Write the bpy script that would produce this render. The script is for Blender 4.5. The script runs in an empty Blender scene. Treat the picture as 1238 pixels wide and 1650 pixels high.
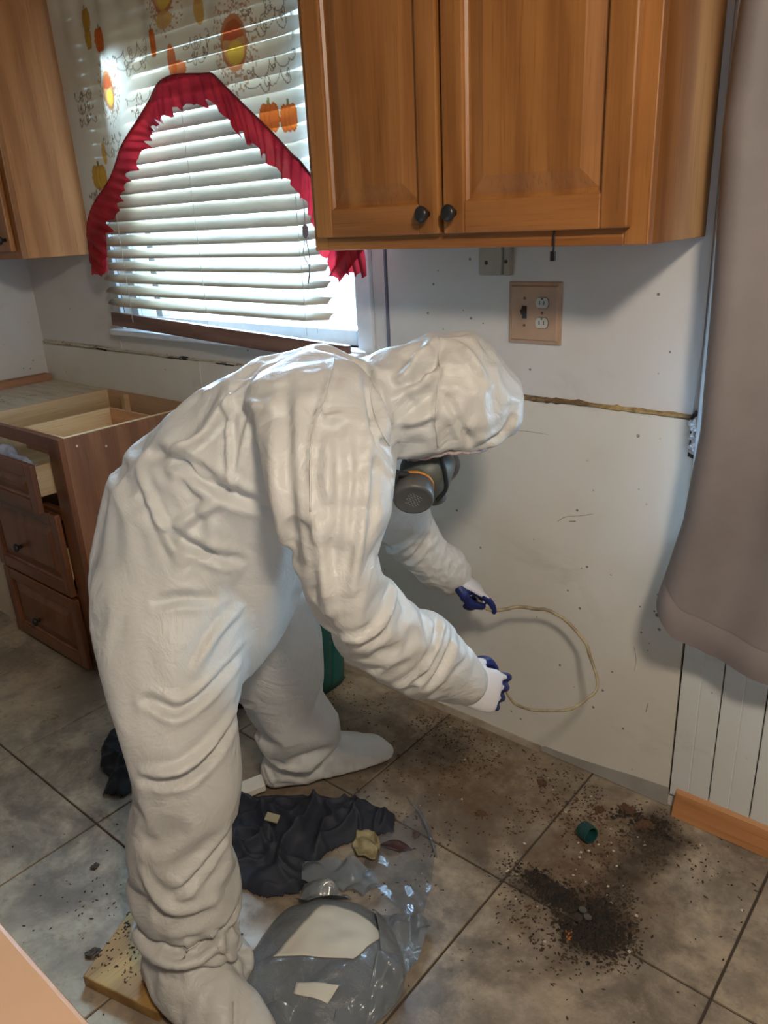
import bpy, bmesh, math, random
import numpy as np
from mathutils import Vector, Matrix, noise as mn

random.seed(4); rng = np.random.default_rng(4)
SC = bpy.context.scene
COL = SC.collection
PI = math.pi

# ------------------------------------------------------------------ camera
cd = bpy.data.cameras.new('camera'); cam = bpy.data.objects.new('camera', cd); COL.objects.link(cam)
cd.sensor_fit = 'VERTICAL'; cd.sensor_height = 24.0; cd.lens = 1243.35 / 1650 * 24.0
cd.clip_start = 0.02; cd.clip_end = 200
YAW, PITCH, ROLL = -0.716360126, 0.363193889, -0.0509551719
fw = Vector((math.sin(YAW) * math.cos(PITCH), math.cos(YAW) * math.cos(PITCH), -math.sin(PITCH)))
r0 = fw.cross(Vector((0, 0, 1))).normalized(); u0 = r0.cross(fw)
rt = math.cos(ROLL) * r0 + math.sin(ROLL) * u0
up = -math.sin(ROLL) * r0 + math.cos(ROLL) * u0
mw = Matrix((rt, up, -fw)).transposed().to_4x4(); mw.translation = (0, 0, 1.48)
cam.matrix_world = mw
SC.camera = cam

# ------------------------------------------------------------------ world, lights, exposure
w = bpy.data.worlds.new('sky'); SC.world = w; w.use_nodes = True
wn = w.node_tree; bg = wn.nodes['Background']
sky = wn.nodes.new('ShaderNodeTexSky'); sky.sky_type = 'HOSEK_WILKIE'; sky.turbidity = 4; sky.sun_direction = (0.3, -0.6, 0.6); sky.ground_albedo = .5
mixw = wn.nodes.new('ShaderNodeMix'); mixw.data_type = 'RGBA'; mixw.inputs[0].default_value = 0.75
mixw.inputs[7].default_value = (0.62, 0.82, 1.0, 1)
wn.links.new(sky.outputs[0], mixw.inputs[6]); wn.links.new(mixw.outputs[2], bg.inputs[0])
bg.inputs[1].default_value = 5.5

def area(name, loc, target, sx, sy, power, col, portal=False, spread=180):
    ld = bpy.data.lights.new(name, 'AREA'); ld.shape = 'RECTANGLE'; ld.size = sx; ld.size_y = sy
    ld.energy = power; ld.color = col; ld.spread = math.radians(spread)
    o = bpy.data.objects.new(name, ld); COL.objects.link(o); o.location = loc
    o.rotation_euler = (Vector(target) - Vector(loc)).to_track_quat('-Z', 'Y').to_euler()
    if portal: ld.cycles.is_portal = True
    return o
area('ceiling_lamp_light', (0.42, 0.02, 2.26), (-0.5, 0.9, 0.4), .20, .20, 27, (1.0, .86, .69))
area('room_fill_light', (1.9, -1.5, 1.7), (-1.2, 1.0, 0.9), 1.3, 1.3, 13, (1.0, .90, .80))  # added warm fill lamp inside the room
area('sink_window_light', (-2.05, 2.05, 1.62), (-1.25, 1.05, 1.15), 1.2, 0.8, 78, (.50, .76, 1.0), spread=80)
area('side_window_light', (-.30, 1.95, 1.02), (-.40, 1.56, .93), 0.30, 0.4, 9, (.50, .78, 1.0), spread=60)

SC.view_settings.view_transform = 'Standard'; SC.view_settings.look = 'None'
SC.view_settings.gamma = 1.0; SC.view_settings.use_curve_mapping = False
SC.view_settings.exposure = 0.13
SC.cycles.use_denoising = True
SC.cycles.max_bounces = 8; SC.cycles.diffuse_bounces = 5; SC.cycles.transparent_max_bounces = 12
SC.cycles.sample_clamp_indirect = 6

# ------------------------------------------------------------------ mesh helpers
class MB:
    def __init__(s): s.v = []; s.f = []
    def add(s, vs, fs):
        n = len(s.v); s.v += [tuple(p) for p in vs]; s.f += [tuple(i + n for i in f) for f in fs]; return s
    def box(s, x0, x1, y0, y1, z0, z1):
        return s.add([(x0,y0,z0),(x1,y0,z0),(x1,y1,z0),(x0,y1,z0),(x0,y0,z1),(x1,y0,z1),(x1,y1,z1),(x0,y1,z1)],
              [(0,3,2,1),(4,5,6,7),(0,1,5,4),(1,2,6,5),(2,3,7,6),(3,0,4,7)])
    def rbox(s, c, size, rot=(0,0,0)):      # box about a centre with an euler turn
        from mathutils import Euler
        R = Euler(rot).to_matrix(); a, b, d = [q/2 for q in size]
        P = [Vector(c) + R @ Vector(p) for p in [(-a,-b,-d),(a,-b,-d),(a,b,-d),(-a,b,-d),(-a,-b,d),(a,-b,d),(a,b,d),(-a,b,d)]]
        return s.add(P, [(0,3,2,1),(4,5,6,7),(0,1,5,4),(1,2,6,5),(2,3,7,6),(3,0,4,7)])
    def tube(s, pts, r, n=8, cap=True):
        pts = [Vector(p) for p in pts]; m = len(pts)
        rs = r if hasattr(r, '__len__') else [r]*m
        prev = None; base = len(s.v); vs = []; fs = []
        for i, p in enumerate(pts):
            t = (pts[min(i+1,m-1)] - pts[max(i-1,0)]).normalized()
            if prev is None: prev = t.orthogonal().normalized()
            prev = (prev - t*prev.dot(t)).normalized(); b = t.cross(prev)
            for k in range(n):
                a = 2*PI*k/n; vs.append(p + rs[i]*(math.cos(a)*prev + math.sin(a)*b))
        for i in range(m-1):
            for k in range(n):
                fs.append((i*n+k, i*n+(k+1)%n, (i+1)*n+(k+1)%n, (i+1)*n+k))
        if cap: fs.append(tuple(range(n-1,-1,-1))); fs.append(tuple((m-1)*n+k for k in range(n)))
        return s.add(vs, fs)
    def lathe(s, prof, c, axis, n=24):      # prof: (along axis, radius)
        c = Vector(c); a = Vector(axis).normalized(); u = a.orthogonal().normalized(); v = a.cross(u)
        vs = []; fs = []
        for (h, r) in prof:
            for k in range(n):
                t = 2*PI*k/n; vs.append(c + a*h + r*(math.cos(t)*u + math.sin(t)*v))
        for i in range(len(prof)-1):
            for k in range(n): fs.append((i*n+k, i*n+(k+1)%n, (i+1)*n+(k+1)%n, (i+1)*n+k))
        fs.append(tuple(range(n-1,-1,-1))); fs.append(tuple((len(prof)-1)*n+k for k in range(n)))
        return s.add(vs, fs)
    def grid(s, fn, nu, nv):
        vs = [fn(i/(nu), j/(nv)) for j in range(nv+1) for i in range(nu+1)]
        fs = [(j*(nu+1)+i, j*(nu+1)+i+1, (j+1)*(nu+1)+i+1, (j+1)*(nu+1)+i) for j in range(nv) for i in range(nu)]
        return s.add(vs, fs)
    def prism(s, poly, z0, z1):
        n = len(poly); vs = [(x,y,z0) for x,y in poly] + [(x,y,z1) for x,y in poly]
        fs = [tuple(range(n-1,-1,-1)), tuple(range(n,2*n))] + [(i,(i+1)%n,(i+1)%n+n,i+n) for i in range(n)]
        return s.add(vs, fs)

def tag(o, label=None, cat=None, group=None, kind=None):
    if label: o['label'] = label
    if cat: o['category'] = cat
    if group: o['group'] = group
    if kind: o['kind'] = kind
    return o
def thing(name, loc, label, cat, group=None):
    o = bpy.data.objects.new(name, None); o.empty_display_size = .05; COL.objects.link(o); o.location = loc
    return tag(o, label, cat, group)
def wloc(o):
    p = Vector((0,0,0))
    while o is not None: p += Vector(o.location); o = o.parent
    return p
def build(name, mb, mat, parent=None, bevel=0, smooth=False, loc=None, solid=0, sub=0, seg=2):
    if isinstance(mb, MB): V = np.array(mb.v, float); Fc = mb.f
    else: V, Fc = np.array(mb[0], float), mb[1]
    if parent is not None: off = wloc(parent); oloc = Vector((0,0,0))
    else:
        if loc is None: loc = ((V[:,0].min()+V[:,0].max())/2, (V[:,1].min()+V[:,1].max())/2, V[:,2].min())
        off = Vector(loc); oloc = off
    me = bpy.data.meshes.new(name); me.from_pydata((V - np.array(off)).tolist(), [], [list(map(int,f)) for f in Fc])
    bm = bmesh.new(); bm.from_mesh(me); bmesh.ops.recalc_face_normals(bm, faces=bm.faces); bm.to_mesh(me); bm.free()
    o = bpy.data.objects.new(name, me); COL.objects.link(o); o.location = oloc
    if parent is not None: o.parent = parent
    if mat is not None: me.materials.append(mat)
    if smooth: me.polygons.foreach_set('use_smooth', [True]*len(me.polygons))
    if solid: m = o.modifiers.new('s','SOLIDIFY'); m.thickness = solid; m.offset = 0
    if bevel: m = o.modifiers.new('b','BEVEL'); m.width = bevel; m.segments = seg; m.limit_method = 'ANGLE'; m.angle_limit = .6
    if sub: m = o.modifiers.new('u','SUBSURF'); m.levels = sub; m.render_levels = sub
    return o
def each(name, mb, mat, **k):
    for i in range(0, len(mb.v), 8):
        q = MB(); q.add(mb.v[i:i+8], [(0,3,2,1),(4,5,6,7),(0,1,5,4),(1,2,6,5),(2,3,7,6),(3,0,4,7)]); build(name, q, mat, **k)
def struct(name, mb, mat, **k): return tag(build(name, mb, mat, **k), kind='structure')
def nz(x, y=0, z=0): return mn.noise(Vector((x, y, z)))
def interp(x, pts):
    return float(np.interp(x, [p[0] for p in pts], [p[1] for p in pts]))
def smooth_curve(pts, n):
    pts = [Vector(p) for p in pts]; P = [pts[0]*2-pts[1]] + pts + [pts[-1]*2-pts[-2]]; out = []
    for i in range(1, len(P)-2):
        for k in range(n):
            t = k/n; a,b,c,d = P[i-1],P[i],P[i+1],P[i+2]
            out.append(0.5*((2*b)+(c-a)*t+(2*a-5*b+4*c-d)*t*t+(3*b-a-3*c+d)*t**3))
    out.append(pts[-1]); return out

# ------------------------------------------------------------------ materials
class NT:
    def __init__(s, name):
        s.m = bpy.data.materials.new(name); s.m.use_nodes = True; s.t = s.m.node_tree; s.n = s.t.nodes
        s.b = s.n['Principled BSDF']; s.out = s.n['Material Output']
    def new(s, t, **k):
        x = s.n.new('ShaderNode'+t)
        for a, v in k.items(): setattr(x, a, v)
        return x
    def set(s, sock, v):
        if isinstance(v, bpy.types.NodeSocket): s.t.links.new(v, sock)
        else: sock.default_value = v
    def coord(s, kind='Object', scale=(1,1,1), rot=(0,0,0)):
        c = s.new('TexCoord'); mp = s.new('Mapping'); mp.inputs['Scale'].default_value = scale; mp.inputs['Rotation'].default_value = rot
        s.t.links.new(c.outputs[kind], mp.inputs['Vector']); return mp.outputs[0]
    def pos(s, scale=(1,1,1)):
        g = s.new('NewGeometry'); mp = s.new('Mapping'); mp.inputs['Scale'].default_value = scale
        s.t.links.new(g.outputs['Position'], mp.inputs['Vector']); return mp.outputs[0]
    def noise(s, vec, scale, detail=4, rough=.55, dist=0):
        x = s.new('TexNoise'); s.t.links.new(vec, x.inputs['Vector']); x.inputs['Scale'].default_value = scale
        x.inputs['Detail'].default_value = detail; x.inputs['Roughness'].default_value = rough; x.inputs['Distortion'].default_value = dist
        return x.outputs['Fac']
    def voro(s, vec, scale, feature='F1'):
        x = s.new('TexVoronoi', feature=feature); s.t.links.new(vec, x.inputs['Vector']); x.inputs['Scale'].default_value = scale
        return x.outputs['Distance']
    def math(s, op, a, b=0.0, clamp=False):
        x = s.new('Math', operation=op, use_clamp=clamp); s.set(x.inputs[0], a); s.set(x.inputs[1], b); return x.outputs[0]
    def rng(s, v, a, b, c=0.0, d=1.0):
        x = s.new('MapRange'); x.interpolation_type = 'SMOOTHSTEP'; s.set(x.inputs[0], v)
        for i, q in enumerate((a,b,c,d)): x.inputs[i+1].default_value = q
        return x.outputs[0]
    def mix(s, f, a, b, mode='MIX'):
        x = s.new('Mix'); x.data_type = 'RGBA'; x.blend_type = mode; s.set(x.inputs[0], f)
        for i, q in ((6,a),(7,b)):
            if isinstance(q, tuple) and len(q) == 3: q = (*q, 1)
            s.set(x.inputs[i], q)
        return x.outputs[2]
    def bump(s, h, strength=.3, dist=.01, prev=None):
        x = s.new('Bump'); x.inputs['Strength'].default_value = strength; x.inputs['Distance'].default_value = dist
        s.t.links.new(h, x.inputs['Height'])
        if prev is not None: s.t.links.new(prev, x.inputs['Normal'])
        return x.outputs[0]
    def blob(s, c, r, soft=.5):    # 1 inside a wobbly spot on the floor, 0 outside (world position)
        g = s.pos(); sub = s.new('VectorMath', operation='SUBTRACT'); s.t.links.new(g, sub.inputs[0]); sub.inputs[1].default_value = (*c, 0) if len(c)==2 else c
        dv = s.new('VectorMath', operation='MULTIPLY'); s.t.links.new(sub.outputs[0], dv.inputs[0]); dv.inputs[1].default_value = (1/r[0], 1/r[1], 0 if len(r)==2 else 1/r[2])
        ln = s.new('VectorMath', operation='LENGTH'); s.t.links.new(dv.outputs[0], ln.inputs[0])
        wob = s.math('MULTIPLY', s.math('SUBTRACT', s.noise(g, 9, 5, .65), .5), 1.5)
        return s.rng(s.math('ADD', ln.outputs['Value'], wob), 1.15, 1.15-soft*1.6)
    def fin(s, col=None, rough=None, normal=None, **k):
        if col is not None: s.set(s.b.inputs['Base Color'], (*col, 1) if isinstance(col, tuple) and len(col)==3 else col)
        if rough is not None: s.set(s.b.inputs['Roughness'], rough)
        if normal is not None: s.t.links.new(normal, s.b.inputs['Normal'])
        for a, v in k.items(): s.set(s.b.inputs[a.replace('_',' ')], v)
        return s.m

def plain(name, c1, c2=None, rough=.5, scale=12, bump=.1, bscale=60, **k):
    t = NT(name); v = t.coord()
    c2 = c2 or tuple(q*.8 for q in c1)
    col = t.mix(t.rng(t.noise(v, scale, 4), .35, .7), c1, c2)
    return t.fin(col, rough, t.bump(t.noise(v, bscale, 3), bump, .004), **k)

def wood(name, light, dark, axis='z', rough=.38, scale=1.0, coat=.15, worn=.0):
    t = NT(name)
    st = {'x': (1.2, 16, 16), 'y': (16, 1.2, 16), 'z': (16, 16, 1.2)}[axis]
    v = t.coord('Object', tuple(q*scale for q in st))
    a = t.noise(v, 1.6, 5, .6, .8)
    fine = t.noise(t.coord('Object', tuple((q*7 if q > 2 else q*2)*scale for q in st)), 2.5, 3, .6)
    rings = t.new('TexWave', wave_type='BANDS', bands_direction='DIAGONAL'); t.t.links.new(v, rings.inputs[0])
    rings.inputs['Scale'].default_value = .35; rings.inputs['Distortion'].default_value = 6; rings.inputs['Detail'].default_value = 3
    f = t.math('ADD', t.math('MULTIPLY', a, .6), t.math('MULTIPLY', rings.outputs['Fac'], .25))
    f = t.math('ADD', f, t.math('MULTIPLY', fine, .32))
    col = t.mix(t.rng(f, .38, .78), light, dark)
    pores = t.rng(fine, .60, .70)
    col = t.mix(t.math('MULTIPLY', pores, .35), col, tuple(q*.35 for q in dark))
    big = t.rng(t.noise(t.coord('Object', (1,1,1)), 3.1, 4, .6), .5, .75)
    col = t.mix(t.math('MULTIPLY', big, worn), col, tuple(q*.55 for q in dark))
    return t.fin(col, rough, t.bump(fine, .12, .002), Coat_Weight=coat, Coat_Roughness=.3)

OAK = wood('honey_oak', (.37,.155,.042), (.245,.092,.022), 'z', worn=.30)
OAKH = wood('honey_oak_rail', (.35,.142,.040), (.235,.086,.022), 'x', worn=.30)
OAKLIGHT = wood('oak_side_veneer', (.47,.215,.085), (.34,.145,.055), 'z', rough=.62, coat=.0, worn=.15)
CAB = wood('brown_cabinet_wood', (.19,.068,.026), (.12,.040,.016), 'z', rough=.4, worn=.4)
CABH = wood('brown_cabinet_rail', (.185,.064,.025), (.115,.038,.015), 'x', rough=.4, worn=.4)
CABSIDE = wood('brown_cabinet_side', (.27,.115,.052), (.175,.068,.030), 'z', rough=.5, worn=.3)
OAKLIGHT.node_tree.nodes['Principled BSDF'].inputs['Specular IOR Level'].default_value = .2
OAKEND = wood('oak_end_panel', (.30,.125,.036), (.21,.080,.022), 'z', rough=.75, coat=0, worn=.2)
OAKEND.node_tree.nodes['Principled BSDF'].inputs['Specular IOR Level'].default_value = .12
PLY = wood('pale_plywood', (.62,.45,.27), (.48,.32,.17), 'y', rough=.65, coat=0)
PLYX = wood('pale_plywood_back', (.50,.32,.18), (.40,.24,.13), 'x', rough=.65, coat=0)
RAILW = wood('dark_blind_wood', (.20,.105,.075), (.11,.055,.040), 'x', rough=.5, coat=0, scale=1.6)
TRIMW = wood('orange_pine_trim', (.50,.24,.095), (.36,.15,.055), 'x', rough=.45)
BOARDW = wood('dirty_yellow_board', (.40,.235,.070), (.25,.13,.035), 'y', rough=.6, coat=0, worn=.5)
BLACK = plain('black_knob_metal', (.012,.013,.014), (.02,.02,.022), .3, bump=.02)
DARKGAP = plain('dark_gap', (.02,.014,.01), rough=.8)

def wallmat(name, base, warm, dirt=.5, specks=1.0):
    t = NT(name); p = t.pos()
    col = t.mix(t.rng(t.noise(p, 1.7, 4, .6), .35, .7), base, warm)
    smear = t.rng(t.noise(t.pos((1,1,2.2)), 3.2, 6, .7, .6), .54, .78)
    col = t.mix(t.math('MULTIPLY', smear, .35*dirt), col, (.35,.30,.24))
    sp = t.rng(t.voro(p, 20), .095, .045)
    gate = t.rng(t.noise(p, 7, 2), .48, .55)
    col = t.mix(t.math('MULTIPLY', t.math('MULTIPLY', sp, gate), .85*specks), col, (.09,.06,.045))
    sc = t.rng(t.noise(t.pos((2.5,1,9)), 3, 5, .7, 1.2), .72, .76)
    col = t.mix(t.math('MULTIPLY', sc, .35*dirt), col, (.3,.27,.25))
    h = t.noise(p, 26, 5, .6)
    return t.fin(col, t.rng(t.noise(p, 4, 3), .3, .7, .28, .5), t.bump(h, .12, .004))
WALL = wallmat('white_painted_wall', (.62,.61,.60), (.57,.55,.52), .7)
PANEL = wallmat('grimy_white_panel', (.67,.65,.60), (.61,.575,.50), 1.0)
PLANK = wallmat('scuffed_white_plank', (.66,.68,.68), (.60,.61,.58), 1.2, .6)
CEIL = plain('ceiling_paint', (.7,.68,.64), rough=.8)
WPAINT = plain('white_window_paint', (.70,.75,.80), (.6,.66,.72), .4)

def tilemat():
    t = NT('mottled_stone_tile'); p = t.pos()
    c = t.coord('Object')
    n1 = t.noise(p, 4.2, 9, .70, .25); n2 = t.noise(p, 13, 7, .72, .1); n3 = t.noise(p, 1.3, 3)
    oi = t.new('ObjectInfo')
    col = t.mix(t.rng(n1, .39, .61), (.150,.124,.098), (.43,.355,.262))
    col = t.mix(t.rng(n2, .44, .74), col, (.235,.205,.170))
    col = t.mix(t.math('MULTIPLY', t.rng(n3, .42, .62), .4), col, (.33,.255,.17))
    col = t.mix(t.math('MULTIPLY', t.rng(t.noise(p, 30, 6, .75), .52, .66), .5), col, (.15,.13,.115))
    # grime: brown film along the wall, black muck in the corner
    b1 = t.blob((-1.08, 1.46), (.66,.40), .7); b2 = t.blob((-.60,1.38), (.24,.36), .6); b3 = t.blob((-.53,1.22), (.115,.11), .55); b4 = t.blob((-1.45,1.1),(.42,.22),.7)
    b5 = t.blob((-.50,1.55), (.10,.13), .5); b6 = t.blob((-.68,1.23), (.20,.05), .7); b7 = t.blob((-.51,1.42),(.075,.24),.7)
    b8 = t.math('MAXIMUM', t.blob((-1.0,1.20),(.16,.09),.7), t.blob((-1.10,.86),(.20,.14),.8))
    br = t.math('MAXIMUM', t.math('MAXIMUM', b1, b2), t.math('MULTIPLY', t.math('MAXIMUM', b4, b8), .7))
    gr = t.noise(p, 22, 6, .7)
    br = t.math('MULTIPLY', br, t.rng(gr, .30, .60, .55, .92))
    col = t.mix(br, col, (.105,.060,.028))
    bl = t.math('MAXIMUM', t.math('MAXIMUM', b3, t.math('MULTIPLY', b6, .7)), t.math('MAXIMUM', t.math('MULTIPLY', b5, .9), t.math('MULTIPLY', b7, .85)))
    bl = t.math('MULTIPLY', bl, t.rng(t.noise(p, 45, 5, .75), .35, .60, .6, 1))
    col = t.mix(bl, col, (.028,.020,.014))
    rough = t.math('ADD', t.rng(n2, .3, .7, .26, .42), t.math('MULTIPLY', br, .25))
    h = t.math('ADD', t.math('MULTIPLY', n2, .5), t.math('MULTIPLY', gr, .3))
    return t.fin(col, rough, t.bump(h, .25, .004))
TILE = tilemat()
GROUT = plain('dark_grout', (.075,.058,.045), rough=.9)

# ------------------------------------------------------------------ structure
YB = 1.687
b = MB(); b.box(-3.6, 2.2, -1.9, 1.8, -.12, -.006)
flr = struct('floor', b, GROUT, loc=(0,0,-.12))
TX = [-3.627 + .4815*i for i in range(12)]; TY = [.713 + .496*j for j in range(-5, 2)]
tile_me = None
for i, x in enumerate(TX):
    for j, y in enumerate(TY):
        y1 = min(y+.496, 1.70); g = .0028
        bb = MB().box(x+g, x+.4815-g, y+g, y1-g, -.008, 0)
        if j < len(TY)-1 and tile_me is not None:
            o = bpy.data.objects.new('tile', tile_me); COL.objects.link(o); o.parent = flr; o.location = (x-TX[0], y-TY[0], 0)
        else:
            o = build('tile', bb, TILE, parent=flr, bevel=.0015, seg=1)
            if tile_me is None: tile_me = o.data
for o in flr.children:
    if not o.modifiers: m = o.modifiers.new('b','BEVEL'); m.width = .0015; m.segments = 1

# back wall with two openings (window over the sink, window behind the curtain)
WX0, WX1, WZ0, WZ1 = -2.74, -1.52, 1.13, 2.08
VX0, VX1, VZ0, VZ1 = -.495, .55, .76, 1.95
b = MB()
b.box(-3.6, WX0, YB, YB+.12, 0, 2.4); b.box(WX0, WX1, YB, YB+.12, 0, WZ0); b.box(WX0, WX1, YB, YB+.12, WZ1, 2.4)
b.box(WX1, VX0, YB, YB+.12, 0, 2.4); b.box(VX0, VX1, YB, YB+.12, 0, VZ0); b.box(VX0, VX1, YB, YB+.12, VZ1, 2.4); b.box(VX1, 2.2, YB, YB+.12, 0, 2.4)
wall = struct('wall_back', b, WALL, loc=(0, YB, 0))
XL = -3.43
lw = struct('wall_left', MB().box(XL-.1, XL, -1.9, YB, 0, 2.4), WALL)
struct('wall_right', MB().box(2.1, 2.2, -1.9, YB, 0, 2.4), WALL)
struct('wall_front', MB().box(-3.6, 2.2, -2.0, -1.9, 0, 2.4), WALL)
struct('ceiling', MB().box(-3.6, 2.2, -2.0, 1.8, 2.36, 2.42), CEIL)

# sheet panels standing a few millimetres proud of the wall, each with an uneven outline
def sheet(name, pts, y0, y1, mat, parent):
    n = len(pts); vs = [(x,y0,z) for x,z in pts] + [(x,y1,z) for x,z in pts]
    fs = [tuple(range(n)), tuple(range(2*n-1,n-1,-1))] + [(i,i+n,(i+1)%n+n,(i+1)%n) for i in range(n)]
    return build(name, MB().add(vs, fs), mat, parent=parent)
low_pts = [(-2.3,.006),(-1.7,.006),(-.527,.004),(-.528,.3),(-.531,.9),(-.548,.945),(-.552,1.0),(-.556,1.036),(-.75,1.04),(-1.1,1.036),(-1.7,1.04),(-2.3,1.04)]
sheet('panel', low_pts, YB-.008, YB+.0, PANEL, wall)
sheet('panel', [(-1.408,1.052),(-1.0,1.05),(-.56,1.048),(-.552,1.2),(-.556,2.36),(-1.408,2.36)], YB-.005, YB, WALL, wall)
sheet('panel', [(-3.43,1.05),(-2.80,1.05),(-2.80,2.36),(-3.43,2.36)], YB-.004, YB, WALL, wall)
sheet('panel', [(-3.43,.85),(-2.3,.85),(-2.3,1.035),(-3.43,1.03)], YB-.010, YB, PANEL, wall)
# repaired grey strip along the foot of the low panel
GREY = plain('grey_patch_filler', (.33,.31,.285), (.27,.25,.23), .7)
sheet('patch', [(-.92,.003),(-.72,.002),(-.527,.002),(-.527,.060),(-.57,.056),(-.63,.050),(-.70,.040),(-.77,.032),(-.84,.026),(-.885,.024),(-.91,.012)], YB-.0095, YB-.007, GREY, wall)
# dark seam batten on the right of the window
sheet('seam_strip', [(-1.417,1.05),(-1.411,1.05),(-1.411,2.36),(-1.417,2.36)], YB-.009, YB, plain('dark_seam_paint', (.16,.17,.22), rough=.7), wall)  # thin strip in one dark blue-grey colour
# dried glue lines left by the worktop
def glue(x0, x1, z, th, mat, seed, name='glue_line'):
    n = int((x1-x0)/.012); b = MB(); vs = []; fs = []
    for i in range(n+1):
        x = x0 + (x1-x0)*i/n; a = th*(.5+1.3*abs(nz(x*14,seed))+.9*abs(nz(x*50,seed,3))); c = z + .004*nz(x*9, seed+5)
        d = .004+.006*abs(nz(x*30, seed, 9))
        vs += [(x,YB-.004,c-a),(x,YB-.008-d,c-a*.3),(x,YB-.008-d,c+a*.4),(x,YB-.003,c+a)]
    for i in range(n):
        for k in range(3): q = i*4+k; fs.append((q,q+1,q+5,q+4))
    b.add(vs, fs); return build(name, b, mat, parent=wall)
t = NT('brown_yellow_glue'); p = t.pos()
GLUE = t.fin(t.mix(t.rng(t.noise(p, 14, 5, .7), .42, .62), (.42,.30,.13), (.13,.075,.035)), .6, t.bump(t.noise(p, 90, 4), .5, .004))
t = NT('cream_glue'); p = t.pos()
GLUE2 = t.fin(t.mix(t.rng(t.noise(p, 22, 5, .7), .5, .64), (.60,.55,.42), (.20,.13,.08)), .6, t.bump(t.noise(p, 90, 4), .5, .004))
glue(-1.12, -.56, 1.043, .009, GLUE, 1); glue(-3.42, -2.95, 1.042, .007, GLUE2, 3); glue(-2.95, -1.5, 1.040, .004, GLUE2, 7)
for (x0, x1) in ((-2.52,-2.36), (-2.98,-2.90), (-2.2,-2.1)): glue(x0, x1, 1.036, .007, plain('black_mould_line', (.03,.03,.04), rough=.8), 4, 'mould_line')
# torn hole at the end of the low panel with foil insulation showing
sheet('hole', [(-.560,.955),(-.545,.95),(-.535,.962),(-.532,1.03),(-.54,1.055),(-.552,1.06),(-.562,1.04),(-.558,1.0)], YB-.0093, YB-.0085, DARKGAP, wall)
FOIL = plain('crumpled_foil', (.75,.75,.76), (.3,.3,.3), .3, 60, .9, 120, Metallic=.6)
def crumple(fn, nu, nv, amp, sc, seed):
    def g(u, v):
        P = Vector(fn(u, v)); q = P*sc + Vector((seed, seed*2, seed*3))
        return P + amp*Vector((mn.noise(q), mn.noise(q+Vector((7,0,0))), mn.noise(q+Vector((0,9,0)))))
    return MB().grid(g, nu, nv)
build('insulation', crumple(lambda u, v: (-.556+.02*u, YB-.014, .965+.075*v), 10, 24, .012, 90, 3), FOIL, parent=wall)

SCUFF = plain('dark_scuff', (.17,.14,.12), (.30,.27,.24), .8, 90)
def scuff(pts, r=.0012):
    build('scuff', MB().tube(smooth_curve([(x, YB-.0078, z) for x, z in pts], 5), [r*(.5+abs(nz(i*.9))) for i in range((len(pts)-1)*5+1)], 5), SCUFF, parent=wall)
scuff([(-.872,.731),(-.850,.748),(-.820,.757),(-.800,.763),(-.775,.772)]); scuff([(-1.00,.955),(-.955,.957),(-.905,.957)], .0010); scuff([(-.840,.738),(-.822,.742)], .0018)
scuff([(-.648,.440),(-.640,.405),(-.642,.37)], .0010); scuff([(-.60,.29),(-.603,.262)], .0016)
for x, z, r in ((-.596,.545,.006),(-.588,.508,.0045),(-.604,.553,.003),(-.640,.555,.0025),(-.632,.485,.003),(-.610,.462,.0025),(-.612,.440,.002),(-.676,.985,.0045),(-.72,.62,.0022),(-.785,.625,.0035),(-.80,.617,.002),(-.60,.60,.0022),(-.655,1.30,.004),(-.62,1.18,.003),(-1.1,1.22,.0022),(-1.16,1.25,.002),(-1.2,1.13,.002),(-.66,.185,.004),(-.70,.345,.003)):
    build('mould_spot', MB().lathe([(0,r),(.0006,r*.8)], (x, YB-.0078 if z < 1.04 else YB-.0048, z), (0,-1,0), 9), SCUFF, parent=wall)

# tongue and groove planks under the right window
px = -.524
k = 0
while px < 1.2:
    wdt = .0975
    b = MB().box(px+.0016, px+wdt/2-.0010, YB-.012, YB, .045, VZ0)
    b.box(px+wdt/2+.0005, px+wdt-.0016, YB-.012, YB, .045, VZ0); b.box(px+wdt/2-.002, px+wdt/2+.002, YB-.0108, YB, .045, VZ0)
    build('plank', b, PLANK, parent=wall, bevel=.0012, seg=1)
    px += wdt
b = MB().box(-.527, 1.3, YB-.0045, YB-.001, .04, VZ0)
build('plank_gap', b, DARKGAP, parent=wall)
# orange pine skirting piece
prof = [(YB,0),(YB,.072),(YB-.008,.076),(YB-.020,.062),(YB-.026,.04),(YB-.036,.020),(YB-.040,0)]
n = len(prof); vs = [(-.505,y,z) for y,z in prof] + [(1.3,y,z) for y,z in prof]
struct('baseboard_back', MB().add(vs, [tuple(range(n)), tuple(range(2*n-1,n-1,-1))] + [(i,(i+1)%n,(i+1)%n+n,i+n) for i in range(n)]), TRIMW, bevel=.002)
# thin dirty strip at the foot of the low panel
struct('baseboard_strip', MB().add([(-2.3,YB-.020,0),(-.9,YB-.016,0),(-.9,YB-.008,0),(-2.3,YB-.008,0),(-2.3,YB-.020,.022),(-.9,YB-.012,.02),(-.9,YB-.008,.02),(-2.3,YB-.008,.022)],
       [(0,3,2,1),(4,5,6,7),(0,1,5,4),(1,2,6,5),(2,3,7,6),(3,0,4,7)]), plain('grimy_strip', (.38,.33,.26), (.25,.18,.12), .7))
bpy.data.objects['baseboard_strip'].name = 'baseboard_back_low'

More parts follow.
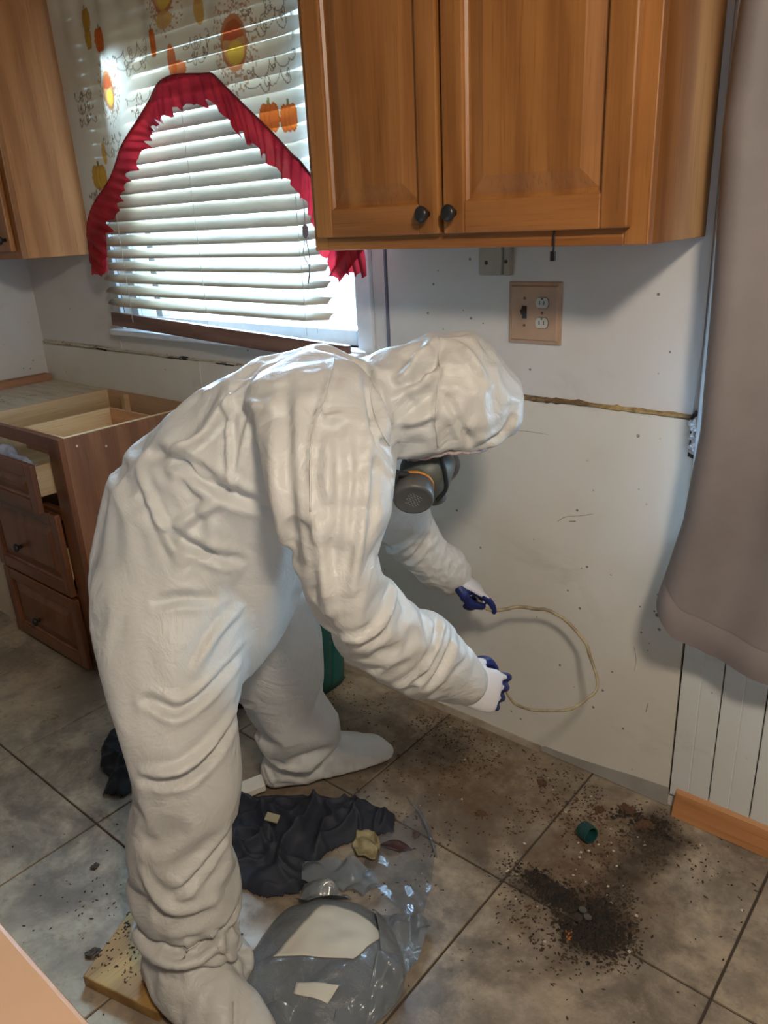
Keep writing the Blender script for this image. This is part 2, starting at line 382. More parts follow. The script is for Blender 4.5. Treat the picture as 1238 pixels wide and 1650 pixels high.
# ---- windows
def window(name, x0, x1, z0, z1, mull):
    root = thing(name, ((x0+x1)/2, YB+.06, z0), None, None); root['kind'] = 'structure'
    f = .045; b = MB()
    for bx in ((x0,x0+f,z0,z1),(x1-f,x1,z0,z1),(x0+f,x1-f,z0,z0+f),(x0+f,x1-f,z1-f,z1)): b.box(bx[0],bx[1],YB+.03,YB+.11,bx[2],bx[3])
    each('window_frame', b, WPAINT, parent=root, bevel=.003)
    b = MB().box(mull-.02, mull+.02, YB+.045, YB+.085, z0+f, z1-f); build('mullion', b, WPAINT, parent=root, bevel=.003)
    g = NT('window_glass'); 
    build('glass', MB().box(x0+f, x1-f, YB+.068, YB+.072, z0+f, z1-f), GLASS, parent=root)
    # inner casing and sill
    b = MB().box(x1, x1+.055, YB-.018, YB-.002, z0-.02, z1+.03); b.box(x0-.05, x0, YB-.018, YB-.002, z0-.02, z1+.03)
    each('casing', b, WPAINT, parent=root, bevel=.003)
    build('sill', MB().box(x0-.05, x1+.055, YB-.05, YB+.03, z0-.022, z0), WPAINT, parent=root, bevel=.004)
    return root
g = NT('window_glass'); tr = g.new('BsdfTransparent'); tr.inputs[0].default_value = (.93,.97,1,1)
gl = g.new('BsdfGlossy'); gl.inputs['Roughness'].default_value = .02; mx = g.new('MixShader'); mx.inputs[0].default_value = .06
g.t.links.new(tr.outputs[0], mx.inputs[1]); g.t.links.new(gl.outputs[0], mx.inputs[2]); g.t.links.new(mx.outputs[0], g.out.inputs[0]); GLASS = g.m
window('window_1', WX0, WX1, WZ0, WZ1, WX0+.16)
window('window_2', VX0, VX1, VZ0, VZ1, .03)

# ------------------------------------------------------------------ upper cabinets
def raised_door(x0, x1, z0, z1, yf, parent, side, mat=None, math=None, name='door', knob=True, stile=.052, rail=.06, kz=None, kx=None, thick=.02):
    """frame and raised panel door, front at yf, facing -y"""
    mat = mat or OAK; math = math or OAKH
    a0, a1, c0, c1 = x0+stile, x1-stile, z0+rail, z1-rail
    i1, i2 = .010, .040
    def ring(m, y): return [(a0+m,y,c0+m),(a1-m,y,c0+m),(a1-m,y,c1-m),(a0+m,y,c1-m)]
    vs = ring(-.002, yf+.006)+ring(i1*.5, yf+.013)+ring(i1, yf+.013)+ring(i2, yf+.004)+ring(i2+.003, yf+.003)
    fs = [(4*r+k, 4*r+(k+1)%4, 4*r+4+(k+1)%4, 4*r+4+k) for r in range(4) for k in range(4)] + [(16,17,18,19)]
    d = build(name, MB().add(vs, fs), mat, parent=parent)
    b = MB(); b.box(x0, x0+stile, yf, yf+thick, z0, z1); b.box(x1-stile, x1, yf, yf+thick, z0, z1); each('stile', b, mat, parent=d, bevel=.004)
    b = MB(); b.box(x0+stile, x1-stile, yf+.0005, yf+thick, z0, z0+rail); b.box(x0+stile, x1-stile, yf+.0005, yf+thick, z1-rail, z1)
    each('rail', b, math, parent=d, bevel=.003)
    if knob:
        kx = kx if kx is not None else (x1-.028 if side == 'r' else x0+.028); kz = kz if kz is not None else z0+.040
        build('knob', MB().lathe([(0,.007),(.008,.006),(.014,.007),(.018,.0155),(.024,.0165),(.028,.013),(.030,.006)], (kx, yf, kz), (0,-1,0), 20), BLACK, parent=d, smooth=True)
    return d
# right upper cabinet
RC = thing('wall_cabinet', (-.975, YB-.003, 1.415), 'honey oak wall cabinet with two raised panel doors, right of the window', 'cabinet')
x0, x1, z0, z1, yf = -1.385, -.567, 1.415, 2.355, 1.39
yb = YB-.006
build('side_panel', MB().box(x1-.018, x1, yf+.02, yb, z0, z1), OAKEND, parent=RC, bevel=.002)
build('side_panel', MB().box(x0, x0+.018, yf+.02, yb, z0, z1), OAK, parent=RC, bevel=.002)
build('bottom_panel', MB().box(x0+.018, x1-.018, yf+.02, yb, z0+.012, z0+.026), OAKLIGHT, parent=RC)
build('back_panel', MB().box(x0+.018, x1-.018, yb-.005, yb, z0+.026, z1), OAKLIGHT, parent=RC)
build('top_panel', MB().box(x0+.018, x1-.018, yf+.02, yb-.005, z1-.016, z1), OAKLIGHT, parent=RC)
b = MB(); b.box(x0, x0+.04, yf, yf+.02, z0, z1); b.box(x1-.045, x1, yf, yf+.02, z0, z1); b.box(-1.02, -.975, yf, yf+.02, z0+.04, z1-.04)
each('face_stile', b, OAK, parent=RC, bevel=.002)
b = MB(); b.box(x0+.04, x1-.045, yf+.0003, yf+.02, z0, z0+.04); b.box(x0+.04, x1-.045, yf+.0003, yf+.02, z1-.04, z1)
each('face_rail', b, OAKH, parent=RC, bevel=.002)
raised_door(-1.358, -1.003, 1.444, 2.33, yf-.021, RC, 'r')
raised_door(-.992, -.598, 1.444, 2.33, yf-.021, RC, 'l')
# left upper cabinet
LC = thing('wall_cabinet', (-3.1, YB-.003, 1.405), 'honey oak wall cabinet left of the window, plain side facing the curtain', 'cabinet')
x0, x1, z0 = -3.425, -2.862, 1.405
build('side_panel', MB().box(x1-.018, x1, yf+.02, yb, z0, z1), OAKLIGHT, parent=LC, bevel=.002)
build('side_panel', MB().box(x0, x0+.018, yf+.02, yb, z0, z1), OAKLIGHT, parent=LC, bevel=.002)
build('bottom_panel', MB().box(x0+.018, x1-.018, yf+.02, yb, z0+.01, z0+.024), OAKLIGHT, parent=LC)
b = MB(); b.box(x0, x0+.04, yf, yf+.02, z0, z1); b.box(x1-.04, x1, yf, yf+.02, z0, z1); each('face_stile', b, OAK, parent=LC, bevel=.002)
b = MB(); b.box(x0+.04, x1-.04, yf, yf+.02, z0, z0+.04); b.box(x0+.04, x1-.04, yf, yf+.02, z1-.04, z1); each('face_rail', b, OAKH, parent=LC, bevel=.002)
raised_door(x0+.03, x1-.030, 1.432, 2.33, yf-.021, LC, 'r')

# black zip tie under the right cabinet door
zt = build('zip_tie', MB().tube(smooth_curve([(-.745,1.386,1.46),(-.746,1.383,1.435),(-.744,1.380,1.418),(-.745,1.379,1.405)], 4), [.0022]*13, 6).rbox((-.745,1.379,1.398), (.009,.006,.018)), plain('black_plastic', (.008,.008,.009), rough=.35))
tag(zt, 'black plastic tie hanging from the right oak wall cabinet', 'cable tie')

# ------------------------------------------------------------------ outlet plate, small box
TAN = plain('tan_wall_plate', (.42,.27,.17), (.35,.22,.14), .4)
SW = thing('switch_plate', (-.951, YB-.008, 1.178), 'tan double wall plate with toggle switch and two sockets', 'switch plate')
yp = YB-.005
x0,x1,z0,z1 = -1.022,-.880,1.178,1.323
def ringb(m, y): return [(x0+m,y,z0+m),(x1-m,y,z0+m),(x1-m,y,z1-m),(x0+m,y,z1-m)]
vs = ringb(0,yp)+ringb(.001,yp-.005)+ringb(.008,yp-.006)+ringb(.011,yp-.009)
build('plate', MB().add(vs, [(4*r+k,4*r+(k+1)%4,4*r+4+(k+1)%4,4*r+4+k) for r in range(3) for k in range(4)]+[(12,13,14,15),(3,2,1,0)]), TAN, parent=SW)
RECM = plain('ivory_socket', (.50,.48,.42), rough=.35); yq = yp-.009
for zc in (1.2755, 1.2295):
    prof = []
    for k in range(28):
        a = 2*PI*k/28; xx = .0165*math.cos(a); zz = max(-.0125, min(.0125, .0165*math.sin(a))); prof.append((xx-.928, zz+zc))
    vs = [(x,yq+.001,z) for x,z in prof]+[(x,yq-.0022,z) for x,z in prof]; nn = len(prof)
    rc = build('socket', MB().add(vs, [tuple(range(nn,2*nn))]+[(i,(i+1)%nn,(i+1)%nn+nn,i+nn) for i in range(nn)]), RECM, parent=SW)
    b = MB().box(-.9355,-.9333,yq-.0026,yq-.0015,zc-.004,zc+.005); b.box(-.9235,-.9213,yq-.0026,yq-.0015,zc-.004,zc+.005)
    b.lathe([(0,.0024),(.0011,.0024)], (-.928, yq-.0015, zc+.0095), (0,-1,0), 10)
    build('slots', b, BLACK, parent=rc)
    build('socket_surround', MB().tube([(x, yq+.0002, z) for x, z in prof]+[(prof[0][0], yq+.0002, prof[0][1])], .0012, 5), BLACK, parent=SW)
build('toggle', MB().rbox((-.976, yq-.006, 1.257), (.008,.016,.011), (.5,0,0)), plain('dark_toggle', (.05,.035,.03), rough=.35), parent=SW, bevel=.001)
build('switch_slot', MB().box(-.9825,-.9695,yq-.0006,yq+.001,1.238,1.268), BLACK, parent=SW)
for (sx, sz) in ((-.976,1.285),(-.976,1.222),(-.928,1.2525)):
    build('screw', MB().lathe([(0,.0033),(.0012,.003)], (sx, yq, sz), (0,-1,0), 12), plain('dark_screw', (.12,.05,.03), rough=.4), parent=SW)
SB = thing('junction_box', (-1.053, YB-.006, 1.337), 'small beige wall box half hidden under the right cabinet', 'junction box')
BEI = plain('beige_box_plastic', (.36,.33,.25), (.30,.27,.21), .45)
build('box_body', MB().box(-1.093,-1.030,YB-.036,YB-.005,1.339,1.41), BEI, parent=SB, bevel=.003)
build('side_cover', MB().box(-1.029,-1.012,YB-.026,YB-.005,1.337,1.41), BEI, parent=SB, bevel=.003)
b = MB().lathe([(0,.0045),(.0012,.0045)], (-1.070, YB-.036, 1.368), (0,-1,0), 12)
build('hole', b, BLACK, parent=SB); build('screw', MB().lathe([(0,.0045),(.002,.004)], (-1.0215, YB-.026, 1.37), (0,-1,0), 12), BLACK, parent=SB)

# ------------------------------------------------------------------ base cabinets (left)
BC = thing('base_cabinet', (-2.62, 1.4, 0), 'brown three drawer base cabinet without its worktop, top open', 'cabinet')
x0,x1,yf,yb,zt_ = -2.945,-2.322,1.12,1.672,.876
build('side_panel', MB().box(x1-.016, x1, yf+.019, yb, .005, zt_), CABSIDE, parent=BC)
build('side_panel', MB().box(x0, x0+.016, yf+.019, yb, .005, zt_), PLY, parent=BC)
build('back_panel', MB().box(x0+.016, x1-.016, yb-.008, yb, .1, zt_), PLYX, parent=BC)
build('bottom_panel', MB().box(x0+.016, x1-.016, yf+.02, yb-.01, .09, .102), PLY, parent=BC)
build('edge_strip', MB().box(x1-.016, x1, yf+.019, yb, zt_+.0002, zt_+.0015), PLY, parent=BC)
b = MB(); b.box(x0, x0+.025, yf, yf+.019, 0.01, zt_); b.box(x1-.078, x1, yf, yf+.019, 0.01, zt_); each('face_stile', b, CAB, parent=BC, bevel=.0015)
b = MB(); b.box(x0+.025, x1-.078, yf+.0004, yf+.019, .83, zt_); b.box(x0+.025, x1-.078, yf+.0004, yf+.019, .585, .625); b.box(x0+.025, x1-.078, yf+.0004, yf+.019, .29, .31); b.box(x0+.025, x1-.078, yf+.0004, yf+.019, 0.01, .05)
each('face_rail', b, CABH, parent=BC, bevel=.0015)
for z in (.855, .83): build('screw', MB().lathe([(0,.004),(.0015,.0035)], (x1, yf+.06 + (.1 if z < .85 else 0), z-.012), (1,0,0), 10), plain('pale_screw', (.6,.58,.52), rough=.4), parent=BC)
build('corner_block', MB().box(-2.80,-2.775,yb-.03,yb-.008,.7,.87), PLY, parent=BC)
def drawer(z0, z1, pull, tilt=0, knob=True, boxh=.1):
    dy = yf-.020-pull
    d = raised_door(-2.925, -2.392, z0, z1, dy, BC, 'm', CAB, CABH, 'drawer', knob, .045, .045, (z0+z1)/2-.03 if knob else None, -2.70)
    if boxh:
        b = MB(); by0 = dy+.02; by1 = by0+.42; bx0, bx1, bz0 = -2.88,-2.43, z0+.045; bz1 = bz0+boxh
        b.box(bx0,bx0+.012,by0,by1,bz0,bz1); b.box(bx1-.012,bx1,by0,by1,bz0,bz1); b.box(bx0+.012,bx1-.012,by1-.012,by1,bz0,bz1); b.box(bx0+.012,bx1-.012,by0,by1-.012,bz0+.004,bz0+.010)
        each('drawer_side', b, PLY, parent=d, bevel=.001)
    return d
drawer(.632, .80, .055, boxh=.105)
drawer(.31, .615, 0.008, boxh=.12)
drawer(.02, .298, 0.004, boxh=.12)
# loose inner box seen through the open top
b = MB(); ix0,ix1,iy0,iy1,iz0,iz1 = -2.64,-2.345,1.16,1.50,.795,.868
IB = thing('utensil_tray', ((ix0+ix1)/2, (iy0+iy1)/2, iz0), 'pale wooden box inside the open top of the base cabinet', 'box')
each('tray_wall', MB().box(ix0,ix0+.01,iy0,iy1,iz0,iz1).box(ix1-.01,ix1,iy0,iy1,iz0,iz1), PLY, parent=IB)
each('tray_end', MB().box(ix0+.01,ix1-.01,iy1-.01,iy1,iz0,iz1).box(ix0+.01,ix1-.01,iy0,iy0+.01,iz0,iz1), wood('pinkish_board', (.62,.36,.20),(.5,.27,.14),'x',rough=.6,coat=0), parent=IB)
build('tray_bottom', MB().box(ix0+.01,ix1-.01,iy0+.01,iy1-.01,iz0,iz0+.008), PLY, parent=IB)
# things in the pulled-out drawer: crumpled bag and a blue-white paper
pl = crumple(lambda u,v: (-2.86+.40*u, 1.072+.034*v, .765+.045*math.sin(u*PI)*math.sin(v*PI)), 26, 10, .03, 22, 5)
tag(build('plastic_wrap', pl, plain('pale_blue_plastic', (.45,.52,.72), (.3,.36,.5), .25, 20), solid=.001, smooth=True), 'crumpled pale blue plastic in the pulled out top drawer', 'wrapper')
b = MB()
for i in range(5):
    a = random.random()*.8; c = Vector((-2.53-.014*i, 1.27+.02*i, .76)); b.tube([c, c+Vector((.09*math.sin(a),.19*math.cos(a),.045))], .004, 6)
tag(build('utensils', b, plain('dark_steel', (.05,.055,.05), rough=.3, Metallic=.7)), 'dark utensils lying in the pale wooden box', 'utensils', kind='stuff')

CC = thing('corner_cabinet', (-3.19, 1.4, 0), 'corner base unit with beige front and bare plywood top', 'cabinet')
build('carcass', MB().box(XL+.004, -2.948, 1.14, 1.672, 0, .852), plain('beige_laminate', (.55,.46,.36), (.50,.41,.31), .5), parent=CC)
t = NT('dusty_plywood_top'); p = t.pos()
cc = t.mix(t.rng(t.noise(t.pos((2,12,2)), 3, 5), .35, .7), (.62,.55,.43), (.50,.42,.31))
cc = t.mix(t.math('MULTIPLY', t.rng(t.noise(p, 60, 4, .7), .56, .64), t.rng(t.noise(p, 4, 3), .42, .6)), cc, (.12,.075,.05))
PLYT = t.fin(cc, .7)
build('plywood_top', MB().box(XL+.004, -2.948, 1.13, 1.674, .854, .874), PLYT, parent=CC, bevel=.001)
build('cleat', MB().box(XL+.004, XL+.055, 1.13, 1.66, .8745, .905), wood('cleat_pine', (.45,.24,.13),(.33,.16,.085),'y',rough=.6,coat=0), parent=CC, bevel=.002)

# foreground worktop at the lower left
FG = thing('near_counter', (-1.15, -.12, 0), 'tan laminate counter edge at the bottom left corner, nearest thing', 'counter')
TANL = plain('tan_laminate', (.62,.40,.26), (.56,.35,.22), .38, 5, .05)
build('counter_top', MB().box(-1.9, -.38, -.45, .200, .715, .75), TANL, parent=FG, bevel=.006)
build('counter_body', MB().box(-1.86, -.42, -.42, .17, 0, .714), CAB, parent=FG)

# ------------------------------------------------------------------ blind
BL = thing('window_blind', (-2.13, 1.63, 1.15), 'white slatted blind over the sink window, its dark bottom rail hanging askew', 'blind')
t = NT('blind_slat_paint'); di = t.new('BsdfTranslucent'); di.inputs[0].default_value = (.8,.78,.70,1); mx = t.new('MixShader'); mx.inputs[0].default_value = .14
SLATC = t.mix(t.rng(t.noise(t.coord('Object',(1,6,6)), 5, 5, .7), .4, .7), (.55,.48,.37), (.42,.35,.25))
t.fin(SLATC, .4); t.t.links.new(t.b.outputs[0], mx.inputs[1]); t.t.links.new(di.outputs[0], mx.inputs[2]); t.t.links.new(mx.outputs[0], t.out.inputs[0]); SLAT = t.m
YS = 1.625
def slat_mb(zl, zr, tilt, x0=-2.725, x1=-1.575, wd=.050, sag=0):
    vs = []; N = 12
    for i in range(N+1):
        u = i/N; x = x0+(x1-x0)*u; z = zl+(zr-zl)*u - sag*math.sin(PI*u) + .0012*nz(x*2, zl*9)
        wl = wd if 0 < i < N else wd*.55
        for k in range(5):
            c = (k/4-.5); cr = .0035*(1-4*c*c)
            vs.append((x, YS + c*wl*math.cos(tilt) - cr*math.sin(tilt), z + c*wl*math.sin(tilt) + cr*math.cos(tilt)))
    fs = [(i*5+k, i*5+k+1, (i+1)*5+k+1, (i+1)*5+k) for i in range(N) for k in range(4)]
    return MB().add(vs, fs)
z = 2.13; zs = []
while z > 1.21: zs.append(z); z -= .0425
for i, z in enumerate(zs):
    rem = len(zs)-1-i
    lowt = max(0, 1-rem/6)
    tilt = 1.12 - .0*lowt if rem > 6 else 1.12 - .5*min(1, (7-rem)/3)
    sl = build('slat', slat_mb(z, z-.012*lowt, tilt), SLAT, parent=BL, smooth=True, solid=.0022)
b = MB().add([(-2.715,1.612,1.200),(-2.715,1.608,1.152),(-1.50,1.598,1.098),(-1.50,1.602,1.150),(-2.715,1.630,1.200),(-2.715,1.626,1.152),(-1.50,1.616,1.098),(-1.50,1.620,1.150)],
      [(0,1,2,3),(7,6,5,4),(0,4,5,1),(1,5,6,2),(2,6,7,3),(3,7,4,0)])
build('bottom_rail', b, RAILW, parent=BL, bevel=.003)
build('head_rail', MB().box(-2.73,-1.57,1.60,1.66,2.15,2.20), WPAINT, parent=BL)
CORD = plain('blind_cord', (.55,.52,.45), rough=.8)
for x in (-2.56,-2.12,-1.66):
    for dy in (-.022, .022):
        pts = [(x+.003*nz(k*1.3,x), YS+dy, 2.15-(.98)*k/24) for k in range(25)]
        build('ladder_cord', MB().tube(pts, .0010, 5), CORD, parent=BL)
pts = smooth_curve([(-1.60,1.585,2.15),(-1.60,1.575,1.6),(-1.598,1.57,1.46),(-1.612,1.57,1.40),(-1.592,1.57,1.36),(-1.606,1.572,1.32),(-1.590,1.57,1.38),(-1.600,1.572,1.44)], 8)
build('pull_cord', MB().tube(pts, .0016, 5), CORD, parent=BL)
build('cord_tassel', MB().lathe([(0,.004),(.008,.009),(.03,.008),(.036,.003)], (-1.598,1.57,1.475), (0,0,-1), 12), plain('grey_tassel', (.18,.17,.15), rough=.5), parent=BL, smooth=True)

# ------------------------------------------------------------------ valance with red ruffle
inner = [(-2.690,1.38),(-2.65,1.515),(-2.481,1.652),(-2.342,1.751),(-2.136,1.88),(-1.937,1.878),(-1.873,1.857),(-1.747,1.764),(-1.616,1.654),(-1.557,1.61),(-1.36,1.42)]
outer = [(-2.580,1.335),(-2.527,1.479),(-2.343,1.633),(-2.212,1.738),(-2.114,1.787),(-1.899,1.799),(-1.804,1.732),(-1.714,1.662),(-1.616,1.579),(-1.552,1.523),(-1.455,1.315)]
def yval(x, z): return 1.555 + .007*math.sin(x*23+1.2*z)+.010*nz(x*5, z*1.2) + .005*math.sin(x*61+z*2)*max(0, min(1,(z-1.75)*2.2))
VX = -2.668; nx_, nz_ = 400, 240
PV = []
xs = np.linspace(-2.668, -1.372, nx_+1)
bz = np.interp(xs, [-2.668]+[p[0] for p in inner[1:]], [1.47]+[p[1] for p in inner[1:]])
vs = []
for j in range(nz_+1):
    for i, x in enumerate(xs):
        z = bz[i] + (2.30-bz[i])*(j/nz_)
        vs.append((x, yval(x, z), z))
fs = [(j*(nx_+1)+i, j*(nx_+1)+i+1, (j+1)*(nx_+1)+i+1, (j+1)*(nx_+1)+i) for j in range(nz_) for i in range(nx_)]
A = np.array(vs); X, Z = A[:,0], A[:,2]
C = np.tile(np.array([.80,.74,.62]), (len(X), 1))
def hsh(a, b): return np.mod(np.sin(np.round(a)*127.1+np.round(b)*311.7)*43758.5, 1.0)
def ell(cx, cz, rx, rz): return np.sqrt(((X-cx)/rx)**2+((Z-cz)/rz)**2)
def paint(mask, col, al=1.0): C[mask] = C[mask]*(1-al)+np.array(col)*al
OR, GO, BR = (.72,.16,.03), (.62,.34,.05), (.28,.09,.03)
def halo(cx, cz, rx, rz):
    d = ell(cx, cz, rx*1.75, rz*1.9); m = (d < 1) & (hsh(X*190, Z*190) < .42*(1.25-d)+.08); paint(m, (.42,.17,.06), .75)
def jug(cx, cz, rx, rz):
    halo(cx, cz, rx, rz); d = ell(cx, cz, rx, rz); m = d < 1
    paint(m, (.66,.34,.14)); paint(m & (Z > cz+rz*.15), (.45,.13,.04)); paint((d<1)&(d>.82), (.55,.22,.10))
    paint((ell(cx+.1*rx, cz-.35*rz, rx*.62, rz*.42) < 1), (.78,.50,.08)); paint(ell(cx-.1*rx, cz+.35*rz, rx*.6, rz*.25) < 1, (.50,.10,.04))
def pump(cx, cz, rx, rz, c):
    for k in (-.5, 0, .5):
        d = ell(cx+k*rx, cz, rx*.55, rz); paint(d < 1, c); paint((d < 1) & (d > .85), tuple(q*.6 for q in c), .7)
    paint(ell(cx, cz+rz*1.1, rx*.15, rz*.25) < 1, (.25,.2,.05))
jug(-1.79,1.93,.052,.066); jug(-2.405,1.895,.038,.055); jug(-2.07,2.10,.05,.06)
for a in ((-2.41,2.035,.030,.032,OR),(-2.485,2.055,.024,.034,GO),(-2.48,2.10,.03,.03,GO),(-2.545,1.655,.034,.038,GO),(-1.612,1.735,.034,.033,OR),(-1.685,1.742,.034,.036,OR),(-1.79,2.075,.032,.03,OR),(-2.145,1.985,.016,.036,OR),(-1.59,2.06,.03,.03,OR),(-1.95,2.15,.03,.03,OR)): pump(*a)
for a in ((-2.505,1.725,.012,.034,GO),(-2.06,1.925,.020,.045,OR),(-2.035,1.905,.028,.020,OR),(-1.93,2.03,.020,.034,GO),(-2.075,2.03,.04,.022,(.70,.40,.12))): paint(ell(*a[:4]) < 1, a[4], .9)
def script(cx, cz, ln, am, n, c=(.25,.20,.15), rot=.1):
    for k in range(n):
        u = np.linspace(0, 1, 240); a = cx+ln*(u-.5)+am*.8*np.cos(u*40+k); bq = cz-k*.035+am*np.sin(u*40+k)+rot*ln*(u-.5)
        a = a+ln*.10*np.sin(u*13+k*2+cx*40); bq = bq+am*.9*np.sin(u*23+cz*50+k)
        for p, q in zip(a, bq):
            if not (-2.66 < p < -1.38): continue
            i = int(round((p+2.668)/(1.296)*nx_)); zb = bz[min(i, nx_)]; j = int(round((q-zb)/(2.30-zb)*nz_))
            if 0 <= j <= nz_ and 0 <= i <= nx_: C[j*(nx_+1)+i] = c
script(-1.66,1.99,.16,.014,2); script(-1.66,1.86,.17,.010,2); script(-2.26,1.98,.14,.012,2); script(-2.24,1.86,.14,.010,2); script(-2.56,1.90,.08,.008,3); script(-2.43,1.76,.12,.008,2); script(-2.58,1.60,.06,.008,2); script(-1.95,1.96,.10,.010,2); script(-1.62,2.13,.14,.012,2)
VAL = thing('window_valance', (-2.05, 1.58, 1.4), 'cream autumn print valance with pumpkins and jugs and a red ruffle', 'curtain')
def cloth_mat(name, colsock_fn, trans=.45, rough=.8, bumpscale=300, sheer=0):
    t = NT(name); col = colsock_fn(t)
    t.fin(col, rough, t.bump(t.noise(t.coord(), bumpscale, 2), .15, .001))
    tl = t.new('BsdfTranslucent'); t.set(tl.inputs[0], col if isinstance(col, bpy.types.NodeSocket) else (*col,1)); mx = t.new('MixShader'); mx.inputs[0].default_value = trans
    t.t.links.new(t.b.outputs[0], mx.inputs[1]); t.t.links.new(tl.outputs[0], mx.inputs[2]); res = mx.outputs[0]
    if sheer:
        m3 = t.new('MixShader'); m3.inputs[0].default_value = sheer; tp = t.new('BsdfTransparent'); t.set(tp.inputs[0], col)
        t.t.links.new(res, m3.inputs[1]); t.t.links.new(tp.outputs[0], m3.inputs[2]); res = m3.outputs[0]
    t.t.links.new(res, t.out.inputs[0]); return t.m
def attrcol(t):
    a = t.new('Attribute'); a.attribute_name = 'print'; return a.outputs['Color']
vo = build('printed_cloth', (A, fs), cloth_mat('autumn_print_cotton', attrcol, .35, sheer=.42), parent=VAL, smooth=True)
ca = vo.data.color_attributes.new('print', 'FLOAT_COLOR', 'POINT')
ca.data.foreach_set('color', np.concatenate([C, np.ones((len(C),1))], 1).ravel())
RED = cloth_mat('dark_red_satin', lambda t: t.mix(t.rng(t.noise(t.coord(), 14, 4), .35, .7), (.40,.018,.028), (.26,.010,.020)), .3, .5, sheer=.10)
IN = smooth_curve([(a,0,b) for a,b in inner], 26); OU = smooth_curve([(a,0,b) for a,b in outer], 26)
vs = []; m = len(IN); NV = 10
L = 0
for i in range(m):
    if i: L += (IN[i]-IN[i-1]).length
    for j in range(NV+1):
        v = j/NV; q = IN[i].lerp(OU[i], v); amp = .003+.013*v
        g = math.sin(L*150+2.2*nz(L*11,3)+.8*v)+.5*math.sin(L*71+v)
        sc = 1+.10*v*math.sin(L*95+1.7*nz(L*13)) ; q = IN[i].lerp(OU[i], v*sc)
        vs.append((q.x, yval(q.x, q.z)-.006 - amp*.8 - amp*g*.55, q.z + .004*v*math.sin(L*150)))
fs = [(i*(NV+1)+j, i*(NV+1)+j+1, (i+1)*(NV+1)+j+1, (i+1)*(NV+1)+j) for i in range(m-1) for j in range(NV)]
build('red_ruffle', MB().add(vs, fs), RED, parent=VAL, smooth=True)
build('ruffle_piping', MB().tube([(q.x, yval(q.x,q.z)-.005, q.z) for q in IN], .0035, 6), plain('dark_piping', (.13,.012,.02), rough=.7), parent=VAL, smooth=True)
# side tails of the ruffle
for (x0, sgn) in ((-2.66,1),(-1.385,-1)):
    def tail(u, v, x0=x0, sgn=sgn):
        x = x0+sgn*(.10*u-.02*v); z = 1.46-.115*v-.045*u*v+.05*u
        return (x, 1.546+.009*math.sin(u*26+v*3), z-.006*math.sin(u*22))
    build('ruffle_tail', MB().grid(tail, 26, 12), RED, parent=VAL, smooth=True)
build('curtain_rod', MB().tube([(-2.80,1.575,2.305),(-1.39,1.575,2.305)], .008, 10), WPAINT, parent=VAL)

# ------------------------------------------------------------------ mauve curtain on the right
def curt(u, v):        # u along width, v from the top 0 to the hem 1
    # left edge as a function of height, hem rises toward the left corner
    zt_ = 2.25
    hem = interp(u, [(0,.665),(.06,.600),(.13,.560),(.3,.525),(.6,.50),(1,.50)])
    z = zt_+(hem-zt_)*v
    xl = interp(z, [(.5,-.575),(.66,-.548),(.86,-.508),(1.06,-.492),(1.31,-.500),(1.6,-.515),(2.25,-.49)])
    x = xl + u*(.95+.06*v)
    amp = .020*(1-.35*v)
    y = 1.565 - amp*math.sin(u*34+.6*math.sin(v*3)) - .012*math.sin(u*13+v*1.5) + .012*nz(u*5, v*3) - .035*v*math.exp(-u*9) - .02*v
    return (x, y + .035*math.exp(-u*60), z)
CU = thing('door_curtain', (0, 1.57, .5), 'mauve grey thick curtain hanging at the right edge of the picture', 'curtain')
MAUVE = cloth_mat('mauve_blackout_cloth', lambda t: t.mix(t.rng(t.noise(t.coord(), 3, 5, .6), .35, .7), (.235,.205,.205), (.185,.160,.160)), .02, .6)
build('cloth', MB().grid(curt, 150, 130), MAUVE, parent=CU, smooth=True, solid=.0025)
def hemf(u, v):
    p = Vector(curt(u, 1-.042*(v)-.0))
    return (p.x, p.y-.0045-(.005*math.sin(v*PI)), p.z-.0005)
build('hem', MB().grid(hemf, 150, 5), MAUVE, parent=CU, smooth=True)
build('rod', MB().tube([(-.62,1.58,2.262),(.7,1.58,2.262)], .011, 12), BLACK, parent=CU)
for x in (-.60,.68): build('rod_bracket', MB().box(x-.008,x+.008,1.58,YB-.004,2.255,2.27), BLACK, parent=CU)

